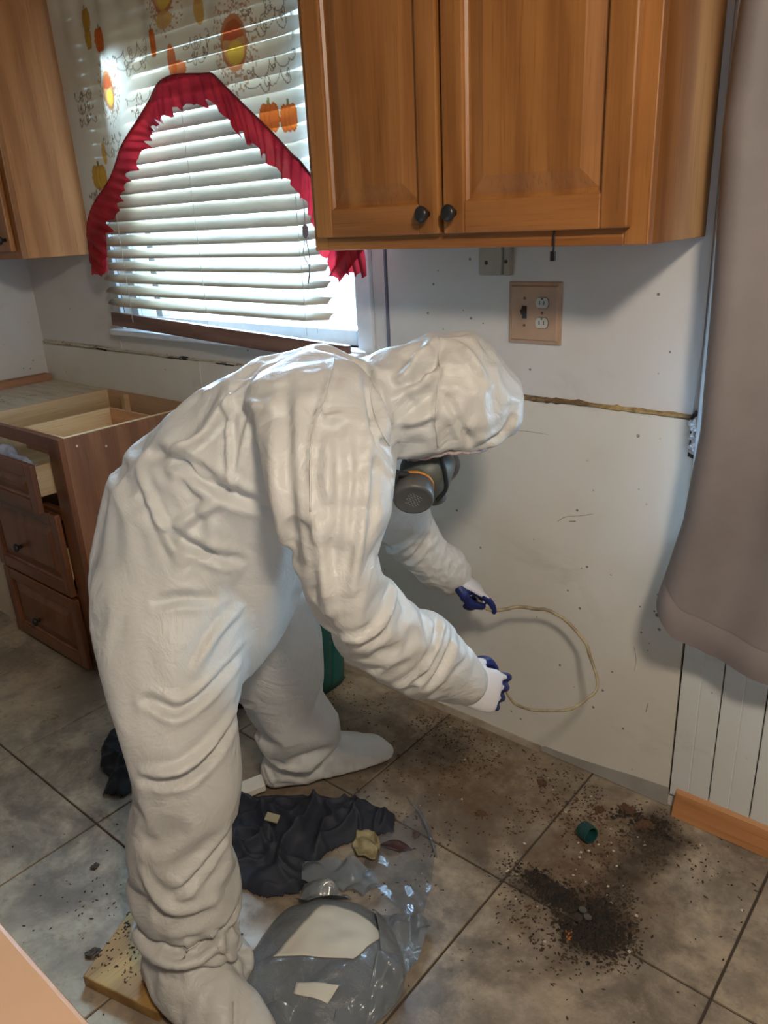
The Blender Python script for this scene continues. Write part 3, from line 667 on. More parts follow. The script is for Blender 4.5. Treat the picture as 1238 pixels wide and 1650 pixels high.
# ------------------------------------------------------------------ floor clutter
def heap(name, outline, h, mat, label, cat, seed, folds=7, res=70, kind=None, sub=0, fine=.25):
    """rumpled cloth lying on the floor inside an outline"""
    P = np.array(outline); x0,y0 = P.min(0); x1,y1 = P.max(0); n = len(P)
    def inside(x, y):
        c = False; dm = 9
        for i in range(n):
            a, b = P[i], P[(i+1)%n]
            if (a[1] > y) != (b[1] > y) and x < (b[0]-a[0])*(y-a[1])/(b[1]-a[1])+a[0]: c = not c
            d = b-a; tt = max(0, min(1, ((x-a[0])*d[0]+(y-a[1])*d[1])/(d@d))); dm = min(dm, math.hypot(x-a[0]-tt*d[0], y-a[1]-tt*d[1]))
        return dm if c else -dm
    nx = res; ny = max(4, int(res*(y1-y0)/(x1-x0))); idx = {}; vs = []; fs = []
    for j in range(ny+1):
        for i in range(nx+1):
            x = x0+(x1-x0)*i/nx; y = y0+(y1-y0)*j/ny; d = inside(x, y) + .010*nz(x*22, y*22, seed)
            if d > -.004:
                e = min(1, max(0, d)/.045); e = math.sqrt(e)
                q = mn.noise(Vector((x*folds+seed, y*folds, seed))); r = 1-abs(mn.noise(Vector((x*folds*1.4, y*folds*1.4+seed, 3.3+q*.6))))*2.2
                r2 = 1-abs(mn.noise(Vector((x*folds*3.4+q, y*folds*3.4, seed*2))))*2.2
                z = .004 + h*e*(.34+.55*max(0, r)**4+.30*max(0, r2)**3+.28*q)
                idx[(i,j)] = len(vs); vs.append((x, y, max(.003, z)))
    for j in range(ny):
        for i in range(nx):
            q = [(i,j),(i+1,j),(i+1,j+1),(i,j+1)]
            if all(k in idx for k in q): fs.append(tuple(idx[k] for k in q))
    o = build(name, MB().add(vs, fs), mat, smooth=True, solid=.002, sub=1)
    return tag(o, label, cat, kind=kind)
NAVY = cloth_mat('navy_nylon', lambda t: t.mix(t.rng(t.noise(t.coord(), 8, 4), .35, .7), (.012,.014,.025), (.019,.022,.034)), .0, .72)
jk = heap('jacket', [(-1.49,.985),(-1.39,1.055),(-1.30,1.135),(-1.17,1.20),(-1.075,1.215),(-1.035,1.165),(-1.10,1.09),(-1.13,1.02),(-1.12,.955),(-1.095,.885),(-1.14,.835),(-1.22,.80),(-1.30,.79),(-1.36,.86)], .070, NAVY, 'crumpled navy jacket on the floor between the white suited feet', 'jacket', 2.3, 6, 110)
TAGM = plain('khaki_label', (.30,.28,.18), rough=.6)
b = MB().rbox((-1.255,.955,.088), (.034,.022,.004), (.2,.2,.5)); build('label_patch', b, TAGM, parent=jk)
sk = heap('dark_cloth', [(-2.03,.985),(-1.95,1.04),(-1.88,1.0),(-1.80,.93),(-1.72,.88),(-1.73,.81),(-1.78,.78),(-1.84,.84),(-1.93,.86),(-1.98,.90)], .07, cloth_mat('dark_teal_cloth', lambda t: t.mix(.5,(.006,.010,.014),(.012,.018,.026)), 0, .7), 'small dark cloth on the tiles left of the near leg', 'cloth', 5.1, 9, 50)
# navy bag behind the legs, against the cupboard end
bagm = plain('dark_navy_vinyl', (.012,.016,.045), (.008,.01,.025), .3, 9, .4, 14)
def bagf(u, v):
    a = 2*PI*u; r = .10*(1-.25*v*v) if v < .98 else .0
    return (-1.86+r*math.cos(a)*(1+.1*math.sin(3*a))+.01*nz(a, v*4), 1.345+r*.85*math.sin(a), .002+.20*v+.012*nz(a*2, v*5, 3))
bg_ = build('carry_bag', MB().grid(bagf, 40, 20), bagm, smooth=True); tag(bg_, 'dark navy bag on the floor seen between the legs', 'bag')
build('buckle', MB().rbox((-1.762,1.300,.055), (.012,.03,.05), (.3,.2,.5)), plain('beige_buckle', (.38,.33,.25), rough=.4), parent=bg_, bevel=.002)
build('strap', MB().tube(smooth_curve([(-1.80,1.275,.02),(-1.772,1.267,.07),(-1.79,1.27,.13),(-1.81,1.295,.18)], 5), .008, 6), plain('navy_strap', (.02,.03,.09), rough=.5), parent=bg_, smooth=True)
# teal bin and grey box by the wall, behind the far leg
TE = thing('storage_bin', (-1.74,1.55,0), 'teal plastic bin by the wall, partly hidden behind the suited arm', 'bin')
teal = plain('teal_plastic', (.005,.115,.10), (.004,.08,.075), .35, 6, .05)
def binf(u, v):
    a = 2*PI*u; s_ = .115+.02*v; c, s2 = math.cos(a), math.sin(a); k = (abs(c)**4+abs(s2)**4)**-.25
    return (-1.75+s_*1.15*k*c, 1.545+s_*.8*k*s2, .002+.30*v)
build('tub', MB().grid(binf, 48, 8), teal, parent=TE, smooth=True, solid=.004)
def rimf(u, v):
    a = 2*PI*u; c, s2 = math.cos(a), math.sin(a); k = (abs(c)**4+abs(s2)**4)**-.25; p = 2*PI*v
    return (-1.75+(.139*1.12+.006*math.cos(p))*k*c, 1.545+(.137*.80+.006*math.cos(p))*k*s2, .302+.008*math.sin(p))
build('rim', MB().grid(rimf, 48, 8), teal, parent=TE, smooth=True)
build('bin_base', MB().box(-1.87,-1.63,1.465,1.625,.002,.008), teal, parent=TE)
gb = tag(build('grey_pouch', crumple(lambda u,v: (-1.85+.17*u, 1.49+.10*v, .318+.07*math.sin(PI*u)**.5*math.sin(PI*v)**.5), 20, 14, .02, 18, 8), plain('grey_violet_cloth', (.12,.11,.14), (.08,.07,.09), .7), smooth=True, solid=.003), 'grey violet cloth lying on the teal bin', 'cloth')
dk = tag(build('black_pouch', crumple(lambda u,v: (-1.84+.16*u, 1.50+.09*v, .40+.07*math.sin(PI*u)**.5*math.sin(PI*v)**.5), 20, 14, .016, 20, 4), plain('black_cloth', (.012,.01,.012), rough=.7), smooth=True, solid=.003), 'black cloth bundle on top of the teal bin', 'cloth')

# white scrap with droppings on it
sc_ = thing('foam_scrap', (-1.455,1.03,0), 'white board scrap with dark dirt beside the navy jacket', 'scrap')
build('board', MB().add([(-1.50,.99,.012),(-1.445,.985,.012),(-1.405,1.06,.022),(-1.45,1.085,.022),(-1.50,.99,.030),(-1.445,.985,.03),(-1.405,1.06,.042),(-1.45,1.085,.042)],[(0,3,2,1),(4,5,6,7),(0,1,5,4),(1,2,6,5),(2,3,7,6),(3,0,4,7)]), plain('white_foam', (.72,.68,.60), rough=.7), parent=sc_, bevel=.002)

def specks(name, spots, size, mat, label, cat, elong=2.6, parent=None):
    vs = []; fs = []
    for (x, y, z) in spots:
        s_ = size*(.5+random.random()*.9); a = random.random()*PI; l = s_*(1+random.random()*(elong-1)); ca_, sa = math.cos(a), math.sin(a); n0 = len(vs)
        for (p, q, r) in ((l,0,0),(-l,0,0),(0,s_,0),(0,-s_,0),(0,0,s_*.9),(0,0,-s_*.3)):
            vs.append((x+p*ca_-q*sa, y+p*sa+q*ca_, z+s_*.3+r))
        for f in ((0,2,4),(2,1,4),(1,3,4),(3,0,4),(2,0,5),(1,2,5),(3,1,5),(0,3,5)): fs.append(tuple(n0+k for k in f))
    o = build(name, MB().add(vs, fs), mat, parent=parent)
    if parent is None: tag(o, label, cat, kind='stuff')
    else: o['kind'] = 'stuff'
    return o
DROP = plain('dark_droppings', (.035,.022,.014), (.07,.04,.022), .7, 40)
def cloud(n, c, s, z=0.0):
    out = []
    while len(out) < n:
        x, y = random.gauss(c[0], s[0]), random.gauss(c[1], s[1])
        if y < 1.665 and nz(x*7, y*7, 2)+.6*nz(x*19, y*19, 5) > random.uniform(-.35, .45): out.append((x, y, z))
    return out
S = cloud(450,(-1.0,1.45),(.34,.14))+cloud(500,(-1.15,1.58),(.35,.05))+cloud(1100,(-.53,1.225),(.055,.050))+cloud(300,(-.56,1.22),(.10,.06))+cloud(350,(-.50,1.36),(.025,.07))+cloud(260,(-.66,1.26),(.07,.03))+cloud(420,(-.52,1.45),(.035,.11))+cloud(350,(-.62,1.58),(.10,.04))+cloud(140,(-.9,1.15),(.25,.15))+cloud(60,(-1.45,.6),(.12,.1))+cloud(80,(-.7,1.0),(.4,.2))
S = [p for p in S if not (-1.5 < p[0] < -1.0 and .75 < p[1] < 1.2)]
specks('droppings', S, .0021, DROP, 'dark droppings and dark crumbs scattered over the floor tiles', 'droppings')
BRN = plain('rust_brown_crumbs', (.10,.048,.024), (.065,.034,.018), .8, 40)
S = cloud(320,(-.95,1.48),(.3,.12))+cloud(160,(-.58,1.52),(.07,.10))+cloud(60,(-.55,1.2),(.05,.05))
specks('brown_crumbs', S, .0024, BRN, 'rusty brown crumbs along the foot of the wall', 'crumbs')
PALE = plain('pale_chips', (.62,.56,.45), rough=.7)
specks('plaster_chips', cloud(34,(-.85,1.42),(.3,.14))+cloud(22,(-.55,1.38),(.05,.14)), .0030, PALE, 'tiny pale plaster chips among the dirt', 'chips', 1.6)
# larger clumps of dirt, one by one
def clump(x, y, r, mat, label, seed, h=.5, grp='dirt clumps'):
    bm = bmesh.new(); bmesh.ops.create_icosphere(bm, subdivisions=3, radius=1)
    for v in bm.verts:
        k = 1+.55*mn.noise(v.co*1.9+Vector((seed,0,0)))+.45*mn.noise(v.co*4.5+Vector((0,seed,0)))
        v.co = Vector((v.co.x*k*r, v.co.y*k*r*.75, max(-.0005, v.co.z*k*r*h)))
    me = bpy.data.meshes.new('dirt_clump'); bm.to_mesh(me); bm.free(); me.materials.append(mat)
    o = bpy.data.objects.new('dirt_clump', me); COL.objects.link(o); o.location = (x, y, .0006); o.rotation_euler[2] = seed
    return tag(o, label, 'dirt', grp)
clump(-1.341,.492,.016,DROP,'dark clump of dirt on the tile beside the yellow board',1.0)
clump(-1.565,.629,.011,DROP,'small dark clump of dirt on the tile at lower left',2.0)
MUCK = plain('black_muck', (.016,.012,.010), (.035,.024,.016), .9, 60, .6, 150)
MK = [(x, y, max(0, .012*math.exp(-((x+.53)**2+(y-1.22)**2)/.0022)*random.random())) for x, y, z in cloud(760,(-.530,1.218),(.034,.032))+cloud(260,(-.60,1.245),(.03,.018))+cloud(200,(-.655,1.262),(.03,.010))+cloud(160,(-.555,1.585),(.04,.02))]
specks('muck_crumbs', MK, .0042, MUCK, 'black muck crumbs heaped on the lower right tiles', 'dirt', 1.8)
clump(-.575,1.235,.018,MUCK,'black clump just left of the largest muck heap',4.0,.25)
clump(-.50,1.185,.015,MUCK,'dark clump just below the largest muck heap',4.7,.25)
clump(-.545,1.172,.014,plain('orange_scrap',(.38,.11,.015),rough=.6),'small orange scrap at the edge of the black muck',5.0,.3)
for k, (ux, uy) in enumerate(((-.545,1.232),(-.528,1.222))):
    tag(build('coin', MB().lathe([(0,.009),(.0015,.009)], (ux,uy,.0175-.001*k), (.1,.1,1), 18), plain('grey_coin',(.18,.18,.17),rough=.4,Metallic=.8)), ('upper left' if k == 0 else 'lower right')+' of two grey coins on the black muck', 'coin', 'coins on the muck')
for i,(x,y,r,l) in enumerate([(-.60,1.60,.024,'brown clump against the foot of the wall, near the corner'),(-.545,1.575,.022,'brown clump in the corner by the orange trim'),(-.66,1.56,.014,'brown clump on the tile left of the corner'),(-.83,1.56,.015,'brown clump by the middle of the wall foot'),(-.90,1.36,.013,'brown clump in the middle of the dirty tile'),(-.99,1.20,.012,'brown clump right of the navy jacket'),(-1.0,1.02,.010,'brown clump near the clear film')]):
    clump(x,y,r,BRN if i != 6 else DROP,l,6.0+i,.45)
# teal cap
TC = thing('bottle_cap', (-.635,1.45,0), 'dark teal plastic cap lying on its side on the dirty tile', 'cap')
tealc = plain('dark_teal_cap', (.010,.060,.058), (.008,.045,.045), .45, 20)
ax = Vector((.75,-.35,.12)).normalized(); c0 = Vector((-.655,1.452,.0215))
prof = [(0,.0195),(.002,.021),(.034,.021),(.034,.018),(.006,.0175)]
build('shell', MB().lathe(prof, c0, ax, 28), tealc, parent=TC, smooth=False, bevel=.0006)
rb = MB()
for k in range(20):
    a = 2*PI*k/20; u = ax.orthogonal().normalized(); v = ax.cross(u); d = math.cos(a)*u+math.sin(a)*v
    rb.tube([c0+ax*.003+d*.0211, c0+ax*.031+d*.0211], .0009, 4)
build('ribs', rb, tealc, parent=TC)

# wooden board, lower left
BD = thing('wood_board', (-1.22,.53,0), 'yellow stained wooden board with droppings beside the near boot', 'board')
bp = [(-1.352,.600),(-1.285,.440),(-1.090,.492),(-1.165,.660)]
build('plank_body', MB().prism(bp, .0005, .030), BOARDW, parent=BD, bevel=.003)
bq = [bp[1], bp[2], (-1.098,.512), (-1.293,.460)]
S = []
for _ in range(260):
    u, v = random.random(), random.random()**.8
    p = Vector(bp[1]).lerp(Vector(bp[2]), u).lerp(Vector(bp[0]).lerp(Vector(bp[3]), u), .12+.85*v); S.append((p.x, p.y, .030))
specks('droppings', S, .0020, DROP, '', '', parent=BD)

# taped bundle in clear plastic, with white card pieces showing
TB = thing('taped_bundle', (-.92,.83,0), 'grey taped disc shaped bundle with white card on top in plastic film', 'bundle')
t = NT('grey_tape'); TAPE = t.fin(t.mix(t.rng(t.noise(t.coord(),5,4),.35,.7),(.165,.180,.190),(.12,.13,.14)), .28, t.bump(t.noise(t.coord('Object',(1,1,1)),24,5,.7,.8),.55,.012), Coat_Weight=.4, Coat_Roughness=.12)
cx, cy, R_ = -.908, .775, .168
def dome(r, a): return .062*math.sqrt(max(0,1-(r/1.02)**3.0))+.006*nz(r*2*math.cos(a)*2, r*2*math.sin(a)*2, 4)
def domef(u, v):
    a = 2*PI*u; r = v; k = 1+.03*math.sin(3*a+.5)+.02*math.sin(5*a)
    return (cx+R_*k*r*math.cos(a), cy+R_*k*r*math.sin(a), .002+max(0,dome(r,a)))
build('tape_body', MB().grid(domef, 72, 26), TAPE, parent=TB, smooth=True)
CARD = plain('white_card', (.60,.58,.50), (.56,.54,.46), .45, 4, .03)
def zdome(x, y):
    a = math.atan2(y-cy, x-cx); k = 1+.03*math.sin(3*a+.5)+.02*math.sin(5*a); r = math.hypot(x-cx, y-cy)/(R_*k); return .002+max(0, dome(min(1,r), a))
def card(name, quad, n, bulge=0):
    q = [Vector((*p,0)) for p in quad]
    def f(u, v):
        p = q[0].lerp(q[1], u).lerp(q[3].lerp(q[2], u), v)
        d = Vector((0,0,0))
        if bulge: d = (q[3]-q[0]).normalized()*bulge*math.sin(PI*u)*v + (q[1]-q[0]).normalized()*0
        p = p+d; return (p.x, p.y, zdome(p.x, p.y)+.0022)
    build(name, MB().grid(f, n, n), CARD, parent=TB, smooth=True, solid=.0015)
card('white_card', [(-.980,.704),(-.842,.800),(-.836,.892),(-.995,.866)], 22, .016)
card('white_strip', [(-.888,.674),(-.822,.702),(-.826,.742),(-.898,.692)], 12)
t = NT('clear_film'); tr = t.new('BsdfTransparent'); tr.inputs[0].default_value = (.88,.90,.92,1)
gl = t.new('BsdfGlossy'); gl.inputs['Roughness'].default_value = .12; gl.inputs[0].default_value = (.8,.85,.95,1)
df = t.new('BsdfDiffuse'); df.inputs[0].default_value = (.22,.24,.26,1)
m1 = t.new('MixShader'); m1.inputs[0].default_value = .16; m2 = t.new('MixShader'); m2.inputs[0].default_value = .10
t.t.links.new(t.bump(t.noise(t.coord(), 16, 2), .35, .01), gl.inputs['Normal'])
t.t.links.new(tr.outputs[0], m1.inputs[1]); t.t.links.new(df.outputs[0], m1.inputs[2]); t.t.links.new(m1.outputs[0], m2.inputs[1]); t.t.links.new(gl.outputs[0], m2.inputs[2]); t.t.links.new(m2.outputs[0], t.out.inputs[0]); FILM = t.m
t = NT('grey_film'); tr = t.new('BsdfTransparent'); tr.inputs[0].default_value = (.8,.84,.88,1)
m1 = t.new('MixShader'); m1.inputs[0].default_value = .62; t.fin((.20,.225,.25), .22, t.bump(t.noise(t.coord(), 22, 3), .4, .01))
t.t.links.new(tr.outputs[0], m1.inputs[1]); t.t.links.new(t.b.outputs[0], m1.inputs[2]); t.t.links.new(m1.outputs[0], t.out.inputs[0]); FILMG = t.m
def film(name, outline, h, seed, mat, parent=None, res=44, base=.004, over=True):
    P = [Vector((*p,0)) for p in outline]; c = sum(P, Vector((0,0,0)))/len(P); n = len(P); NR = 16; NA = res*2
    vs = []; fs = []
    for j in range(NR+1):
        for i in range(NA):
            uu = i/NA*n; k = int(uu); e = P[k%n].lerp(P[(k+1)%n], uu-k); p = c.lerp(e, j/NR)
            zb = zdome(p.x, p.y) if over else 0
            z = max(zb+.004, base) + h*abs(mn.noise(Vector((p.x*15+seed, p.y*15, seed))))*1.6*(.3+.7*j/NR) + h*.22*abs(mn.noise(Vector((p.x*34, p.y*34+seed, 1))))
            vs.append((p.x, p.y, z))
    for j in range(NR):
        for i in range(NA): fs.append((j*NA+i, j*NA+(i+1)%NA, (j+1)*NA+(i+1)%NA, (j+1)*NA+i))
    return build(name, MB().add(vs, fs), mat, parent=parent, smooth=True)
film('film_flap', [(-.90,.93),(-.84,.985),(-.79,1.0),(-.775,.955),(-.755,.90),(-.755,.83),(-.80,.84),(-.85,.89)], .030, 2, TAPE, TB)
film('film_flap', [(-.80,.83),(-.765,.86),(-.735,.83),(-.738,.77),(-.735,.70),(-.775,.655),(-.795,.70),(-.775,.77)], .040, 6, FILMG, TB, base=.012)
film('film_flap', [(-1.10,.90),(-1.14,.94),(-1.08,1.00),(-.99,1.03),(-.94,1.0),(-.955,.96),(-1.01,.94),(-1.06,.91)], .030, 9, FILMG, TB, base=.014)
film('film_flap', [(-1.05,.83),(-1.09,.90),(-1.03,.93),(-.97,.935),(-1.0,.90),(-1.03,.86)], .026, 19, TAPE, TB, base=.012)
film('film_flap', [(-.92,.63),(-.88,.585),(-.80,.60),(-.765,.65),(-.80,.675),(-.86,.655)], .030, 12, FILMG, TB, base=.010)
fl = film('plastic_film', [(-1.02,1.02),(-1.06,1.10),(-1.05,1.20),(-1.04,1.28),(-.93,1.20),(-.86,1.09),(-.83,1.02),(-.86,.99)], .005, 15, FILM, None, over=False)
tag(fl, 'clear plastic film spread on the tiles right of the jacket', 'plastic film')
ridge = smooth_curve([(-1.09,1.285,.008),(-1.01,1.25,.012),(-.93,1.19,.010),(-.90,1.165,.006)], 8)
tag(build('film_edge', MB().tube(ridge, [.002+.004*math.sin(PI*i/(len(ridge)-1)) for i in range(len(ridge))], 6), FILM, smooth=True), 'rolled clear film edge leading off the navy jacket sleeve', 'plastic film')
# yellow leaf and dark twig
def leaf(u, v): return (-1.055+.075*(u-.5)-.02*(v-.5), 1.080+.085*(v-.5)*(1-.5*abs(2*u-1)), .022+.022*nz(u*3,v*3,1)+.02*math.sin(u*PI)*abs(v-.5))
tag(build('yellow_leaf', MB().grid(leaf, 16, 12), cloth_mat('yellow_leaf', lambda t: t.mix(t.rng(t.noise(t.coord(), 40, 4), .4, .7), (.40,.34,.19),(.24,.18,.08)), .2, .5), smooth=True, solid=.0015), 'crumpled yellowish wrapper at the tip of the jacket sleeve', 'wrapper')
def leaf2(u, v):
    ww = math.sin(PI*u)**.8*.017; return (-1.035+.07*u, 1.105+.045*u+ww*(v-.5)*2, .010+.008*math.sin(u*5)+.006*abs(v-.5))
lf = build('dry_leaf', MB().grid(leaf2, 14, 6), plain('dark_red_leaf', (.045,.012,.010), (.03,.01,.008), .5), smooth=True, solid=.001)
tag(lf, 'small dark red dry leaf right of the yellow wrapper', 'leaf')

# ------------------------------------------------------------------ the person in the white suit
# body axes: f = the way the person faces, s = away from the near side, z = up
FA = Vector((.72,.694,0)); SA = Vector((-.694,.72,0)); ZA = Vector((0,0,1))
def W(f, s, z): return FA*f + SA*s + ZA*z
def cr(rows, n):
    R = np.array(rows, float); R = np.vstack([2*R[0]-R[1], R, 2*R[-1]-R[-2]]); out = []
    for i in range(1, len(R)-2):
        for k in range(n):
            t = k/n; a,b,c,d = R[i-1],R[i],R[i+1],R[i+2]
            out.append(.5*((2*b)+(c-a)*t+(2*a-5*b+4*c-d)*t*t+(3*b-a-3*c+d)*t**3))
    out.append(R[-1]); return out
def loft(mb, rows, n=28, sub=4, grow=0, dome=.5):
    """rows: (f, s, z, uf, uz, half depth); each ring an ellipse, ends rounded"""
    R = cr(rows, sub); rings = []
    for (f, s, z, uf, uz, wd) in R:
        c = W(f, s, z); U = W(uf, 0, uz); l = U.length; U = U*((l+grow)/l); rings.append((c, U, SA*(wd+grow)))
    loft_rings(mb, rings, n, dome)
def loft_rings(mb, rings, n=28, dome=.5):
    def capr(c0, c1, ring, k):
        c, U, V = ring; d = (c0-c1).normalized()*min(U.length, V.length)*dome
        return [(c+d*math.sin(a), U*math.cos(a), V*math.cos(a)) for a in k]
    ks = [PI/2*.97, PI/2*.7, PI/2*.4]
    rr = capr(rings[0][0], rings[1][0], rings[0], ks)+rings+capr(rings[-1][0], rings[-2][0], rings[-1], ks[::-1])
    vs = []; fs = []
    for (c, U, V) in rr:
        for k in range(n):
            a = 2*PI*k/n; vs.append(c+U*math.cos(a)+V*math.sin(a))
    for i in range(len(rr)-1):
        for k in range(n): fs.append((i*n+k, i*n+(k+1)%n, (i+1)*n+(k+1)%n, (i+1)*n+k))
    fs.append(tuple(range(n-1,-1,-1))); fs.append(tuple((len(rr)-1)*n+k for k in range(n)))
    mb.add(vs, fs)

torso=[(-0.393,1.470,0.679,0.154,-0.043,0.170),(-0.363,1.475,0.744,0.174,-0.069,0.195),(-0.330,1.480,0.821,0.189,-0.079,0.200),(-0.295,1.480,0.898,0.183,-0.093,0.195),(-0.266,1.480,0.952,0.177,-0.099,0.190),(-0.195,1.480,1.018,0.148,-0.126,0.190),(-0.121,1.480,1.061,0.121,-0.145,0.200),(-0.043,1.480,1.095,0.089,-0.149,0.215),(0.027,1.480,1.123,0.053,-0.126,0.210),(0.074,1.480,1.143,0.024,-0.095,0.150),(0.115,1.480,1.155,0.006,-0.083,0.115)]
rleg=[(-0.334,1.380,0.862,0.155,-0.039,0.120),(-0.350,1.360,0.796,0.152,-0.029,0.145),(-0.355,1.320,0.728,0.136,-0.019,0.138),(-0.355,1.280,0.663,0.112,-0.011,0.125),(-0.346,1.250,0.593,0.101,-0.003,0.112),(-0.343,1.230,0.523,0.096,-0.001,0.105),(-0.366,1.215,0.438,0.091,-0.007,0.100),(-0.367,1.205,0.347,0.096,-0.007,0.098),(-0.369,1.200,0.244,0.101,-0.021,0.100),(-0.376,1.195,0.150,0.086,-0.022,0.090),(-0.364,1.190,0.096,0.090,-0.004,0.080)]
lleg=[(-0.185,1.600,0.713,0.077,-0.026,0.100),(-0.193,1.650,0.590,0.102,-0.013,0.125),(-0.205,1.690,0.468,0.113,-0.010,0.120),(-0.202,1.730,0.358,0.099,-0.002,0.112),(-0.175,1.760,0.249,0.110,-0.001,0.105),(-0.177,1.780,0.170,0.100,0.014,0.092),(-0.178,1.788,0.100,0.080,0.020,0.068)]
rarm=[(-0.058,1.350,1.215,0.107,0.015,0.100),(-0.034,1.280,1.147,0.111,-0.002,0.115),(-0.023,1.220,1.061,0.096,-0.007,0.110),(-0.023,1.190,0.979,0.074,0.001,0.103),(-0.010,1.180,0.912,0.058,0.030,0.098),(0.025,1.200,0.828,0.051,0.048,0.088),(0.080,1.240,0.750,0.045,0.060,0.080),(0.136,1.280,0.688,0.039,0.070,0.075),(0.185,1.306,0.634,0.031,0.050,0.060)]
larm=[(-0.015,1.640,1.140,0.087,0.009,0.100),(0.054,1.720,0.940,0.091,0.005,0.100),(0.121,1.750,0.807,0.075,0.006,0.075),(0.181,1.770,0.697,0.065,0.013,0.062),(0.228,1.784,0.643,0.050,0.042,0.062),(0.250,1.790,0.622,0.044,0.038,0.056)]
hood=[(0.067,1.480,1.147,0.029,-0.083,0.120),(0.121,1.480,1.143,-0.004,-0.108,0.125),(0.177,1.480,1.148,-0.010,-0.120,0.128),(0.239,1.480,1.150,-0.009,-0.118,0.122),(0.272,1.480,1.142,-0.011,-0.106,0.110),(0.298,1.480,1.132,-0.012,-0.084,0.092)]
def foot(heel, toe, hs, ws):
    (f0,s0),(f1,s1) = heel, toe; d = Vector((f1-f0, s1-s0)); L = d.length; d /= L; rows = []
    for t, (h, w_) in zip((.02,.12,.30,.50,.70,.88,.98), zip(hs, ws)):
        f = f0+(f1-f0)*t; s = s0+(s1-s0)*t; lat = W(-d.y, d.x, 0)
        rows.append((W(f, s, h/2), lat*w_, ZA*(h/2)))
    return rows
PB = MB()
loft(PB, torso); loft(PB, rleg); loft(PB, lleg); loft(PB, rarm, sub=5); loft(PB, larm); loft(PB, hood)
R_heel, R_toe = (-.455,1.225), (-.215,.985)
L_heel, L_toe = (-.270,1.782), (.082,1.868)
def ringsub(rows):
    out = []
    for i in range(len(rows)-1):
        a, b = rows[i], rows[i+1]
        for k in range(3): t = k/3; out.append(tuple(a[q].lerp(b[q], t) for q in range(3)))
    out.append(rows[-1]); return out
loft_rings(PB, ringsub(foot(R_heel, R_toe, (.13,.17,.165,.135,.11,.085,.055), (.052,.066,.072,.068,.066,.055,.035))), dome=.6)
loft_rings(PB, ringsub(foot(L_heel, L_toe, (.11,.15,.15,.125,.10,.075,.045), (.048,.062,.066,.062,.060,.050,.030))), dome=.6)
# widening skirts of cloth above the boots
for (cf, cs, r1, r2, zc, h) in ((-.372,1.186,.108,.100,.190,.05),(-.172,1.772,.112,.10,.20,.05)):
    loft_rings(PB, [(W(cf,cs,zc+h), W(r1*.93,0,0), SA*r2*.93),(W(cf,cs,zc), W(r1,0,-.01), SA*r2),(W(cf,cs,zc-h), W(r1*.9,0,-.02), SA*r2*.9)], dome=.3)

def remesh(mb, voxel, smooth_it):
    me = bpy.data.meshes.new('tmp'); me.from_pydata([tuple(v) for v in mb.v], [], mb.f)
    bm = bmesh.new(); bm.from_mesh(me); bmesh.ops.recalc_face_normals(bm, faces=bm.faces); bm.to_mesh(me); bm.free()
    o = bpy.data.objects.new('tmp', me); COL.objects.link(o)
    m = o.modifiers.new('r','REMESH'); m.mode = 'VOXEL'; m.voxel_size = voxel
    m = o.modifiers.new('s','SMOOTH'); m.factor = .6; m.iterations = smooth_it
    bpy.context.view_layer.update()
    ev = o.evaluated_get(bpy.context.evaluated_depsgraph_get()); m2 = bpy.data.meshes.new_from_object(ev)
    V = np.empty(len(m2.vertices)*3); m2.vertices.foreach_get('co', V); V = V.reshape(-1,3)
    Fc = [tuple(p.vertices) for p in m2.polygons]
    bpy.data.objects.remove(o); return V, Fc
def normals(V, F):
    me = bpy.data.meshes.new('n'); me.from_pydata(V.tolist(), [], F); N = np.empty(len(V)*3); me.vertices.foreach_get('normal', N)
    bpy.data.meshes.remove(me); return N.reshape(-1,3)
def smoothv(V, F, it, wgt=None, f=.5):
    E = np.array([(q[i], q[(i+1)%len(q)]) for q in F for i in range(len(q))]); n = len(V)
    for _ in range(it):
        S = np.zeros_like(V); D = np.bincount(E[:,0], minlength=n)+np.bincount(E[:,1], minlength=n)
        for c in range(3): S[:,c] = np.bincount(E[:,0], V[E[:,1],c], n)+np.bincount(E[:,1], V[E[:,0],c], n)
        T = V+(S/D[:,None]-V)*f
        V = T if wgt is None else V+(T-V)*wgt[:,None]
    return V

